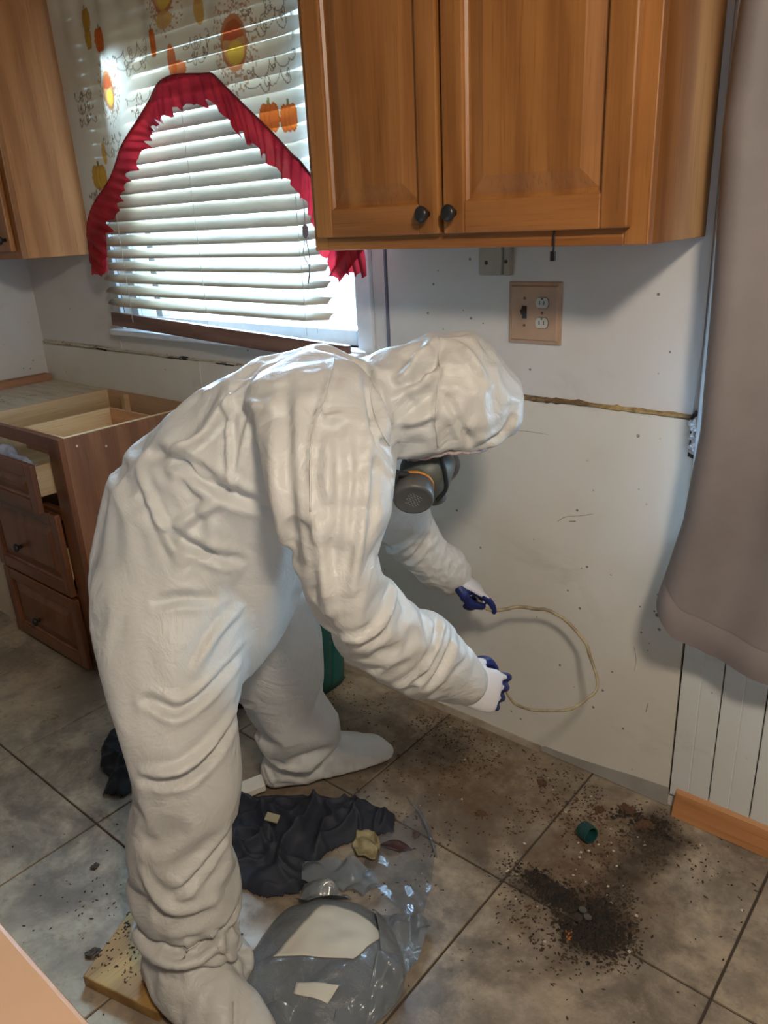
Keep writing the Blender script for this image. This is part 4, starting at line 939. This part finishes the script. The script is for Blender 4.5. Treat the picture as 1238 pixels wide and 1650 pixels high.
def drape(frames=20, voxel=.0115, shrink=(-.07,-.13), gap=.012, grav=1.0, bend=15, ten=80, base=.11):
    """let the suit hang: a short cloth simulation of the suit surface over a slimmer body"""
    V, Fc = remesh(PB, voxel, 4); IB = MB()
    for rows, g in ((torso,-gap*1.6),(rleg,-gap*1.4),(lleg,-gap*1.4),(rarm,-gap*1.1),(larm,-gap*.8),(hood,-gap*.8)): loft(IB, rows, grow=g)
    for h, t_, hs, ws in FEET: loft_rings(IB, [(c,U*.8,Vv*.85) for c,U,Vv in ringsub(foot(h, t_, hs, ws))], dome=.6)
    iV, iF = remesh(IB, .016, 4)
    def mk(n, V, F):
        me = bpy.data.meshes.new(n); me.from_pydata(np.asarray(V).tolist(), [], F); o = bpy.data.objects.new(n, me); COL.objects.link(o); return o
    a = mk('tmp_suit', V, Fc); b = mk('tmp_body', iV, iF); fl = mk('tmp_floor', [(-4,-1,0),(1,-1,0),(1,3,0),(-4,3,0)], [(0,1,2,3)])
    b.modifiers.new('c','COLLISION'); b.collision.thickness_outer = .004; b.collision.cloth_friction = 8
    fl.modifiers.new('c','COLLISION'); fl.collision.thickness_outer = .002
    f_, s_, z_ = V@np.array(FA), V@np.array(SA), V[:,2]
    pin = np.full(len(V), base)
    pin = np.maximum(pin, (z_ < .02)*1.0)
    pin = np.maximum(pin, np.clip(1-np.hypot(f_-.195, z_-.625)/.05, 0, 1)*(np.abs(s_-1.31) < .1)*2)
    pin = np.maximum(pin, np.clip(1-np.hypot(f_-.255, z_-.615)/.04, 0, 1)*(np.abs(s_-1.79) < .1)*2)
    e = np.sqrt(((f_-.205)/.10)**2+((s_-1.48)/.105)**2)
    pin = np.maximum(pin, ((e < 1)&(z_ < 1.06)&(z_ > .98))*.9)
    pin = np.maximum(pin, np.clip(1-np.abs(f_*.55+z_-.78)/.03, 0, 1)*(f_ < -.30)*(s_ > 1.2)*(z_ > .85)*.5)   # elastic waist at the back
    pin = np.maximum(pin, .30*np.clip((f_-.08)/.06, 0, 1)*(z_ > .98)*(np.abs(s_-1.48) < .16))
    pin = np.maximum(pin, .24*(s_ < 1.37)*np.clip((f_+.14)/.06, 0, 1)*np.clip((z_-.55)/.1, 0, 1)*(z_ < 1.15))
    pin = np.clip(pin, 0, 1)
    vg = a.vertex_groups.new(name='pin'); r_ = np.round(pin, 2)
    for w_ in np.unique(r_):
        if w_ > 0: vg.add(np.nonzero(r_ == w_)[0].tolist(), float(w_), 'ADD')
    vs_ = a.vertex_groups.new(name='shrink'); r_ = np.round(np.clip((z_-.75)/.2, 0, 1), 1)
    for w_ in np.unique(r_):
        if w_ > 0: vs_.add(np.nonzero(r_ == w_)[0].tolist(), float(w_), 'ADD')
    m = a.modifiers.new('cl','CLOTH'); st = m.settings
    st.quality = 5; st.mass = .12; st.tension_stiffness = ten; st.compression_stiffness = ten; st.shear_stiffness = 12; st.bending_stiffness = bend
    st.tension_damping = 8; st.compression_damping = 8; st.shear_damping = 8; st.bending_damping = .5; st.air_damping = 2.0
    st.vertex_group_mass = 'pin'; st.pin_stiffness = 1; st.vertex_group_shrink = 'shrink'
    st.shrink_min, st.shrink_max = shrink
    m.collision_settings.use_collision = True; m.collision_settings.distance_min = .004; m.collision_settings.collision_quality = 2
    m.collision_settings.use_self_collision = False; st.effector_weights.gravity = grav
    m.point_cache.frame_start = 1; m.point_cache.frame_end = frames+1
    SC.frame_start = 1; SC.frame_end = frames
    for k in range(1, frames+1): SC.frame_set(k)
    me = a.evaluated_get(bpy.context.evaluated_depsgraph_get()).to_mesh(); out = np.empty(len(me.vertices)*3)
    me.vertices.foreach_get('co', out); out = out.reshape(-1,3).copy()
    for o in (a, b, fl): bpy.data.objects.remove(o)
    SC.frame_set(1)
    # one level of subdivision so later creases are crisp
    me = bpy.data.meshes.new('tmp'); me.from_pydata(out.tolist(), [], Fc); o = bpy.data.objects.new('tmp', me); COL.objects.link(o)
    sm = o.modifiers.new('u','SUBSURF'); sm.levels = 1; bpy.context.view_layer.update()
    m2 = bpy.data.meshes.new_from_object(o.evaluated_get(bpy.context.evaluated_depsgraph_get()))
    V = np.empty(len(m2.vertices)*3); m2.vertices.foreach_get('co', V); V = V.reshape(-1,3); Fc = [tuple(p.vertices) for p in m2.polygons]
    bpy.data.objects.remove(o); return V, Fc
FEET = ((R_heel, R_toe, (.13,.17,.165,.135,.11,.085,.055), (.052,.066,.072,.068,.066,.055,.035)), (L_heel, L_toe, (.11,.15,.15,.125,.10,.075,.045), (.048,.062,.066,.062,.060,.050,.030)))
V, Fc = drape()
FAn, SAn = np.array(FA), np.array(SA)
def loc(V): return V@FAn, V@SAn, V[:,2]

# ---- folds: each a polyline over the body surface, pushed out (+) or in (-) along the normal
def seglist(pts, n=6):
    return np.array([tuple(p) for p in smooth_curve(pts, n)])
def crease(V, N, pts, width, amp, side=None, sharp=1.0):
    """pts in (f, z); side -1 near side only, +1 far side only, 0 both"""
    f, s, z = loc(V); P = seglist([(a, 0, b) for a, b in pts]); Q = np.stack([f, z], 1); P = P[:, [0,2]]
    best = np.full(len(V), 9.); tpar = np.zeros(len(V)); m = len(P)-1
    for i in range(m):
        a, b = P[i], P[i+1]; d = b-a; t = np.clip(((Q-a)@d)/(d@d+1e-12), 0, 1); r = np.linalg.norm(Q-a-t[:,None]*d, axis=1)
        u = r < best; best[u] = r[u]; tpar[u] = (i+t[u])/m
    prof = np.exp(-(best/width)**2)-.45*np.exp(-((best-1.7*width)/(width*.9))**2)
    taper = np.sin(np.clip(tpar, .04, .96)*PI)**.5
    wgt = np.ones(len(V))
    ns = N@SAn
    if side == -1: wgt = np.clip(-ns*1.6+.35, 0, 1)
    if side == 1: wgt = np.clip(ns*1.6+.35, 0, 1)
    return amp*prof*taper*wgt
def ridged(V, sc, seed, warp=.5):
    out = np.empty(len(V))
    for i, (x, y, z) in enumerate(V):
        p = Vector((x*sc[0]+seed, y*sc[1], z*sc[2]))
        q = mn.noise(p*.5)*warp*3
        out[i] = abs(mn.noise(p+Vector((q, q*.7, -q))))
    return out
N = normals(V, Fc); f, s, z = loc(V)
D = np.zeros(len(V))
LOCV = np.stack([f, s, z], 1)
# general crumple: soft big folds and crisp smaller ones
med = ridged(LOCV, (6,6,7), 5.0, .9); D += -(med-.25)*.005*np.clip((z-.55)/.3, 0, 1)
exec_creases = []
def CR(pts, w_, a, side=-1): exec_creases.append((pts, w_, a, side))
CR([(-0.348,1.097), (-0.286,1.093), (-0.208,1.043), (-0.133,1.005)], 0.012, -0.016)
CR([(-0.321,0.972), (-0.264,0.934), (-0.206,0.905)], 0.010, -0.014)
CR([(-0.377,1.076), (-0.329,0.981), (-0.307,0.922)], 0.009, 0.010)
CR([(-0.351,0.858), (-0.307,0.858), (-0.258,0.845)], 0.009, -0.009)
CR([(-0.315,0.980), (-0.269,1.006), (-0.226,1.026)], 0.010, 0.009)
CR([(-0.195,1.208), (-0.198,1.144), (-0.201,1.050)], 0.006, 0.009)
CR([(-0.108,1.203), (-0.195,1.187), (-0.253,1.133), (-0.324,1.092)], 0.009, 0.010)
CR([(-0.201,1.050), (-0.249,1.075), (-0.297,1.106)], 0.006, 0.008)
CR([(-0.218,1.149), (-0.268,1.121), (-0.323,1.102)], 0.006, 0.008)
CR([(-0.192,1.168), (-0.231,1.139), (-0.278,1.110)], 0.006, -0.006)
CR([(-0.069,1.246), (-0.136,1.228), (-0.194,1.190)], 0.006, 0.006)
CR([(-0.136,1.202), (-0.163,1.148), (-0.195,1.059)], 0.005, 0.006)
CR([(0.001,1.270), (-0.016,1.227), (-0.039,1.186), (-0.050,1.150), (-0.056,1.067)], 0.005, 0.006)
CR([(-0.087,1.235), (-0.091,1.148), (-0.092,1.058), (-0.088,0.972)], 0.012, -0.010)
CR([(0.039,1.151), (0.027,1.071), (-0.001,0.943)], 0.008, 0.010)
CR([(-0.051,1.072), (-0.043,0.969), (-0.040,0.902)], 0.010, 0.009)
CR([(-0.038,1.191), (-0.017,1.185), (0.003,1.188)], 0.006, 0.007)
CR([(-0.006,1.172), (-0.009,1.091), (-0.022,1.007)], 0.010, -0.008)
CR([(0.186,1.262), (0.184,1.231), (0.174,1.178), (0.168,1.145), (0.174,1.081)], 0.004, 0.005)
CR([(0.110,1.207), (0.146,1.231), (0.190,1.271)], 0.009, 0.013)
CR([(0.104,1.179), (0.140,1.200), (0.178,1.218)], 0.008, 0.012)
CR([(0.107,1.132), (0.142,1.139), (0.170,1.150)], 0.008, 0.011)
CR([(0.121,1.194), (0.150,1.214), (0.186,1.245)], 0.008, -0.010)
CR([(0.125,1.159), (0.154,1.175), (0.176,1.190)], 0.009, -0.008)
CR([(0.253,1.071), (0.303,1.089), (0.319,1.116)], 0.008, -0.010)
CR([(0.050,1.237), (0.059,1.162), (0.081,1.111)], 0.010, -0.016)
CR([(0.212,1.260), (0.239,1.242), (0.273,1.190)], 0.008, 0.008)
CR([(0.194,1.172), (0.221,1.113), (0.238,1.085)], 0.007, -0.007)
CR([(-0.376,0.709), (-0.309,0.684), (-0.226,0.719)], 0.009, -0.014)
CR([(-0.392,0.566), (-0.308,0.571), (-0.240,0.602)], 0.009, -0.013)
CR([(-0.392,0.586), (-0.306,0.590), (-0.238,0.621)], 0.009, 0.009)
CR([(-0.372,0.337), (-0.324,0.358), (-0.264,0.404)], 0.009, -0.012)
CR([(-0.421,0.380), (-0.381,0.312), (-0.304,0.291)], 0.010, 0.009)
CR([(-0.421,0.209), (-0.337,0.198), (-0.270,0.221)], 0.009, -0.014)
CR([(-0.314,0.226), (-0.286,0.136), (-0.243,-0.007)], 0.006, 0.007)
CR([(-0.292,0.739), (-0.255,0.784), (-0.217,0.805)], 0.010, 0.008)
CR([(0.069,0.690), (0.127,0.737), (0.178,0.796)], 0.008, 0.008)
CR([(0.128,0.678), (0.163,0.722), (0.189,0.758)], 0.008, -0.008)
CR([(-0.018,0.847), (0.030,0.855), (0.084,0.897)], 0.009, 0.009)
for pts, w_, a, side in exec_creases: D += crease(V, N, pts, w_, a*1.35, side)
# keep soles flat and hems calm
flat = np.clip((z-.015)/.05, 0, 1); D *= flat
V = V + N*D[:,None]
V = smoothv(V, Fc, 1, None, .4)
# hood opening under the face: pull the surface up into a hollow
f, s, z = loc(V)
e = np.sqrt(((f-.205)/.082)**2+((s-1.48)/.088)**2); Nn = normals(V, Fc)
m = (e < 1) & (z < 1.12) & (z > .98) & (Nn[:,2] < .2)
V[m, 2] += .085*(1-e[m]**6)
V[:,2] = np.maximum(V[:,2], .0015)

t = NT('white_nonwoven_suit'); p = t.coord()
col = t.mix(t.rng(t.noise(p, 4, 4), .35, .7), (.69,.675,.64), (.63,.615,.575))
cr1 = t.voro(t.coord('Object',(1,1,1)), 20, 'DISTANCE_TO_EDGE'); wv = t.noise(p, 9, 5, .55, 1.4); fib = t.noise(p, 220, 3, .7)
rid = t.math('ABSOLUTE', t.math('SUBTRACT', wv, .5)); rid2 = t.math('ABSOLUTE', t.math('SUBTRACT', t.noise(p, 24, 4, .55, 1.0), .5))
nb = t.bump(rid, .30, .03); nb = t.bump(rid2, .22, .012, nb); nb = t.bump(fib, .08, .001, nb)
t.fin(col, .42, nb); t.b.inputs['Specular IOR Level'].default_value = .45
tl = t.new('BsdfTranslucent'); tl.inputs[0].default_value = (.80,.80,.80,1); mx = t.new('MixShader'); mx.inputs[0].default_value = .16
t.t.links.new(t.b.outputs[0], mx.inputs[1]); t.t.links.new(tl.outputs[0], mx.inputs[2]); t.t.links.new(mx.outputs[0], t.out.inputs[0]); SUIT = t.m
PR = thing('person', tuple(W(-.2,1.48,0)), 'person in white hooded coverall bending toward the wall, respirator on, holding a cable', 'person')
body = build('coverall', (V, Fc), SUIT, parent=PR, smooth=True)

# seams: shoulder seam, hood seam, boot seam as raised tubes laid on the surface
from mathutils.bvhtree import BVHTree
bvh = BVHTree.FromPolygons([Vector(v) for v in V], Fc)
def on_surface(pts, side=-1, out=.0008):
    res = []
    for (a, b) in pts:
        hit = bvh.ray_cast(W(a, 1.48+side*1.2, b), SA*(-side))
        if hit[0] is not None: res.append(hit[0]+hit[1]*out)
    return res
def seam(name, pts, r=.0016, mat=None, n=10):
    q = [(p.x, p.z) for p in smooth_curve([(a,0,b) for a,b in pts], n)]
    sp = on_surface(q)
    if len(sp) > 3:
        runs = [[sp[0]]]
        for a, b in zip(sp, sp[1:]):
            if (b-a).length > .05: runs.append([])
            runs[-1].append(b)
        for r_ in runs:
            if len(r_) > 3: build(name, MB().tube(r_, r, 6), mat or SUIT, parent=PR, smooth=True)
seam('sleeve_seam', [(0.016,1.274), (0.001,1.270), (-0.016,1.227), (-0.039,1.186), (-0.050,1.150), (-0.056,1.067)])
seam('hood_seam', [(0.190,1.275), (0.184,1.231), (0.174,1.178), (0.168,1.145), (0.174,1.081)])
seam('neck_seam', [(0.059,1.259), (0.054,1.211), (0.059,1.167), (0.078,1.121)])
seam('boot_seam', [(-0.421,0.209), (-0.337,0.198), (-0.270,0.221)])
seam('boot_ridge', [(-0.314,0.226), (-0.286,0.136), (-0.243,-0.007)])

# cuffs: soft gathered rims where the gloves come out
def cuff(c, ax, r, rr=.006, name='cuff', sc=1.0, off=0):
    c = Vector(c); ax = Vector(ax).normalized(); u = ax.orthogonal().normalized(); v = ax.cross(u)
    pts = []
    for k in range(41):
        a = 2*PI*k/40; q = 1+.06*math.sin(9*a)
        pts.append(c+(u*math.cos(a)+v*math.sin(a))*r*q+ax*.003*math.sin(7*a))
    build(name, MB().tube(pts, rr, 8, False), SUIT, parent=PR, smooth=True)

# ---- hands in dipped gloves
t = NT('glove_white_knit'); GW = t.fin((.60,.59,.62), .75, t.bump(t.noise(t.coord(), 260, 2), .4, .001))
t = NT('glove_blue_dip'); GB = t.fin(t.mix(t.rng(t.noise(t.coord(), 40, 3), .4, .6), (.010,.020,.135), (.006,.012,.085)), .42, t.bump(t.noise(t.coord(), 120, 3), .4, .001))
def hand(name, wrist, X, Y, Zd, curls, thumb, label=None, sc=1.0, spread=.06):
    """X towards the fingers, Y towards the thumb side, Zd the back of the hand"""
    X = X.normalized(); Y = (Y-X*Y.dot(X)).normalized(); Zd = (Zd-X*Zd.dot(X)-Y*Zd.dot(Y)).normalized(); O = Vector(wrist)
    def L(a, b, c): return O+(X*a+Y*b+Zd*c)*sc
    m = MB()
    rings = []
    for (a, wd, th, o_) in ((-.050,.028,.024,0),(-.02,.027,.022,0),(.0,.030,.020,0),(.03,.039,.019,0),(.06,.043,.017,0),(.085,.043,.014,0),(.095,.039,.011,0)):
        rings.append((L(a,o_,0), Y*wd*sc, Zd*th*sc))
    loft_rings(m, rings, 20, .4)
    tips = []
    for k, (yy, ln, r) in enumerate(((.031,.072,.0098),(.0105,.080,.0102),(-.0105,.074,.0098),(-.030,.058,.0088))):
        p = L(.082, yy, -.001); ang = 0; dy = yy*spread*3; pts = [L(.06, yy*.9, 0), p]; rs = [r*1.05*sc, r*1.05*sc]
        for seg, c in zip((.45,.32,.23), curls[k]):
            st = 4
            for q in range(st):
                ang += c/st; d = X*math.cos(ang)-Zd*math.sin(ang)+Y*dy; p = p+d.normalized()*(ln*seg/st*sc); pts.append(p.copy()); rs.append(r*(1-.22*len(pts)/14)*sc)
        m.tube(pts, rs, 10); tips.append(p)
        bmt = m; c_ = pts[-1]; rr = rs[-1]
        for lat in (1,):
            loft_rings(m, [(c_-(pts[-1]-pts[-2]).normalized()*.001, Y*rr*.98, (pts[-1]-pts[-2]).cross(Y).normalized()*rr*.98),(c_+(pts[-1]-pts[-2]).normalized()*.001, Y*rr*.95, (pts[-1]-pts[-2]).cross(Y).normalized()*rr*.95)], 10, .9)
    pts = [L(.01,.018,-.004)]+[L(*q) for q in thumb]; sm = smooth_curve(pts, 5)
    m.tube(sm, [(.0145-.0045*i/(len(sm)-1))*sc for i in range(len(sm))], 10)
    e = sm[-1]; dd = (sm[-1]-sm[-2]).normalized(); u = dd.orthogonal().normalized()*.0098*sc; loft_rings(m, [(e-dd*.001, u, dd.cross(u)),(e+dd*.001, u*.97, dd.cross(u)*.97)], 10, .9); tips.append(e)
    HV, HF = remesh(m, .0028, 2)
    o = build(name, (HV, HF), GW, parent=PR, smooth=True)
    o.data.materials.append(GB)
    me = o.data; mats = []
    On = np.array(O); Xn, Zn = np.array(X), np.array(Zd)
    for pl in HF:
        c = HV[list(pl)].mean(0)-On; a, d = c@Xn/sc, c@Zn/sc
        mats.append(1 if (a > .012 and d < -.003) or a > .112 or (a > .09 and d < .002) else 0)
    me.polygons.foreach_set('material_index', mats); me.update()
    return o, tips
# far (left) hand: reaches out palm down, pinching the end of the cable
lw_ = W(.252,1.790,.618)
XL_ = W(.80,.10,-.60).normalized(); YL_ = -SA*1.0+FA*.1; ZL_ = W(.62,-.25,.72)
gl_, tL = hand('glove', lw_, XL_, YL_, ZL_, ((.15,.35,.3),(1.1,1.2,.8),(1.3,1.3,.9),(1.4,1.3,.9)), ((.045,.040,-.020),(.080,.036,-.032),(.112,.030,-.026)), sc=1.04)
# near (right) hand: back of the hand to the viewer, thumb and fingers closing on the cable
rw_ = W(.192,1.318,.600)
XR_ = W(.90,.16,-.40).normalized(); YR_ = W(.5,.45,.70); ZR_ = W(-.25,-.85,-.25)
gr_, tR = hand('glove', rw_, XR_, YR_, ZR_, ((.45,.7,.5),(.55,.75,.5),(.6,.8,.5),(.65,.85,.5)), ((.040,.045,-.008),(.072,.052,-.022),(.100,.040,-.038)), sc=1.05)

# ---- head in the hood, respirator
SKIN = plain('shaded_skin', (.30,.16,.10), (.24,.12,.08), .5)
hc = Vector((.205, 1.48, 1.145))
hb = bmesh.new(); bmesh.ops.create_uvsphere(hb, u_segments=32, v_segments=24, radius=1)
face_n = Vector((.45,-.89))      # facing in (f, z)
fn = W(.45,0,-.89).normalized(); upn = W(.89,0,.45).normalized()
for v in hb.verts:
    a, b_, c = v.co
    rr = Vector((a*.078, b_*.068, c*.085))     # a: facing, b: side, c: crown
    nose = math.exp(-((b_/.18)**2+((c+.10)/.22)**2))*(.022 if a > 0 else 0); eye = sum(math.exp(-(((b_-q)/.2)**2+((c-.22)/.16)**2)) for q in (-.38,.38))*(-.009 if a > 0 else 0)
    lip = math.exp(-((b_/.3)**2+((c+.52)/.1)**2))*(.006 if a > 0 else 0)
    v.co = W(hc.x, hc.y, hc.z)+fn*(rr.x+nose+eye+lip-.01)+SA*rr.y+upn*rr.z
me = bpy.data.meshes.new('tmp'); hb.to_mesh(me); hb.free()
hv = [tuple(v.co) for v in me.vertices]; hf = [tuple(p.vertices) for p in me.polygons]
hd = build('head', (np.array(hv), hf), SKIN, parent=PR, smooth=True)
for q in (-1,1):
    c = W(hc.x,hc.y,hc.z)+fn*.056+SA*(.026*q)+upn*.019
    build('eye', MB().lathe([(-.010,.004),(-.006,.009),(0,.011),(.005,.009),(.009,.004)], c, fn, 14), plain('eye_white', (.5,.48,.45), rough=.2), parent=hd, smooth=True)
RG = plain('respirator_grey', (.115,.125,.115), (.09,.10,.09), .5, 20)
RD = plain('cartridge_grey', (.085,.080,.075), (.065,.062,.058), .45, 30)
ORG = plain('orange_ring', (.55,.22,.03), rough=.5)
mk = MB()
mc = W(.168,1.48,.998)
rings = []
for (h, ru, rs_) in ((-.028,.050,.062),(-.01,.058,.066),(.012,.052,.056),(.03,.040,.044),(.046,.030,.032),(.058,.018,.02)):
    rings.append((mc+W(.25,0,-.97).normalized()*h, W(.97,0,.25).normalized()*ru, SA*rs_))
loft_rings(mk, rings, 28, .35)
mask = build('respirator', mk, RG, parent=PR, smooth=True)
build('exhale_valve', MB().lathe([(0,.022),(.010,.021),(.014,.017),(.016,.006)], mc+W(.25,0,-.97).normalized()*.056, W(.25,0,-.97), 20), RD, parent=mask, smooth=False, bevel=.001)
def cartridge(c, axis, label):
    axis = axis.normalized(); r = .0395
    cap = build('cartridge', MB().lathe([(-.022,r*.97),(-.004,r),(.010,r),(.014,r*.96),(.0155,r*.88),(.0145,r*.80),(.0140,r*.76)], c, axis, 40), RD, parent=mask, smooth=True)
    build('cartridge_ring', MB().lathe([(-.0265,r*.95),(-.0265,r*1.015),(-.0215,r*1.015),(-.0215,r*.95)], c, axis, 40), ORG, parent=mask, smooth=True)
    build('cartridge_mount', MB().lathe([(-.050,.020),(-.044,.030),(-.030,.036),(-.0265,.037)], c, axis, 32), RG, parent=mask, smooth=True)
    u = W(.8,0,.45).normalized(); u = (u-axis*u.dot(axis)).normalized(); v = axis.cross(u); g = MB()
    for i in range(-3,4):
        for j in range(-2,3):
            if i*i*.55+j*j < 5.2:
                q = c+axis*.0146+u*(.0052*i+.0012*j)+v*.0072*j; g.tube([q-v*.0026+u*.0006, q+v*.0026-u*.0006], .0008, 5)
    build('grille', g, plain('grille_marks', (.22,.22,.20), rough=.5), parent=cap if False else mask)
cartridge(W(.129,1.395,.980), W(-.12,-.86,-.42), 'near')
cartridge(W(.205,1.560,.985), W(.45,.80,-.30), 'far')
STR = plain('black_strap', (.012,.012,.014), rough=.7)
sp = smooth_curve([W(.150,1.425,1.010), W(.120,1.400,1.020), W(.085,1.395,1.030), W(.070,1.41,1.055)], 6)
build('strap', MB().tube(sp, .0065, 6), STR, parent=mask, smooth=True)
build('buckle', MB().rbox(W(.092,1.392,1.022), (.020,.012,.026), (0,.3,.76)), STR, parent=mask, bevel=.003)
sp = smooth_curve([W(.185,1.41,1.05), W(.195,1.42,1.01), W(.197,1.43,.975), W(.18,1.44,.95)], 6)
build('strap', MB().tube(sp, .0045, 6), STR, parent=mask, smooth=True)
# gathered elastic rim of the hood opening
pts = []
for k in range(73):
    a = 2*PI*k/72; ff, ss = .205+.084*math.cos(a), 1.48+.090*math.sin(a)
    hit = bvh.ray_cast(W(ff, ss, .90), ZA); zz = hit[0].z if hit[0] is not None and hit[0].z < 1.10 else 1.04
    pts.append(W(ff, ss, zz-.001+.002*math.sin(a*17)))
zs_ = [p.z for p in pts]
for i, p in enumerate(pts): p.z = sum(zs_[(i+j) % 73] for j in range(-4,5))/9+.0015*math.sin(i*1.7)
build('hood_elastic', MB().tube(pts, .0045, 7, False), plain('elastic_edge', (.30,.20,.21), (.55,.50,.48), .7, 60), parent=PR, smooth=True)

# ---- the cable
WIRE = plain('dirty_cream_cable', (.40,.33,.20), (.20,.15,.09), .5, 22)
a0 = tL[4]*.5+tL[0]*.5
wp = [W(.262,1.79,.588), W(.31,1.795,.562), a0, W(.421,1.78,.508), W(.479,1.75,.518), W(.528,1.72,.503), W(.571,1.67,.465), W(.578,1.63,.434), W(.578,1.57,.392), W(.52,1.52,.379), W(.421,1.46,.411), W(.334,1.40,.483), tR[4]*.6+tR[1]*.4, W(.235,1.39,.565)]
sm = smooth_curve(wp, 9); m = len(sm)
rad = [.0052-.0022*(i/m)+.0009*nz(i*.35) for i in range(m)]
kk = [q+Vector((0,0,.008*nz(i*.16,2)+.002*nz(i*.5,4))) for i, q in enumerate(sm)]
cable = build('cable', MB().tube(kk, rad, 9), WIRE, smooth=True)
tag(cable, 'dirty cream cable looped between the two gloved hands', 'cable')
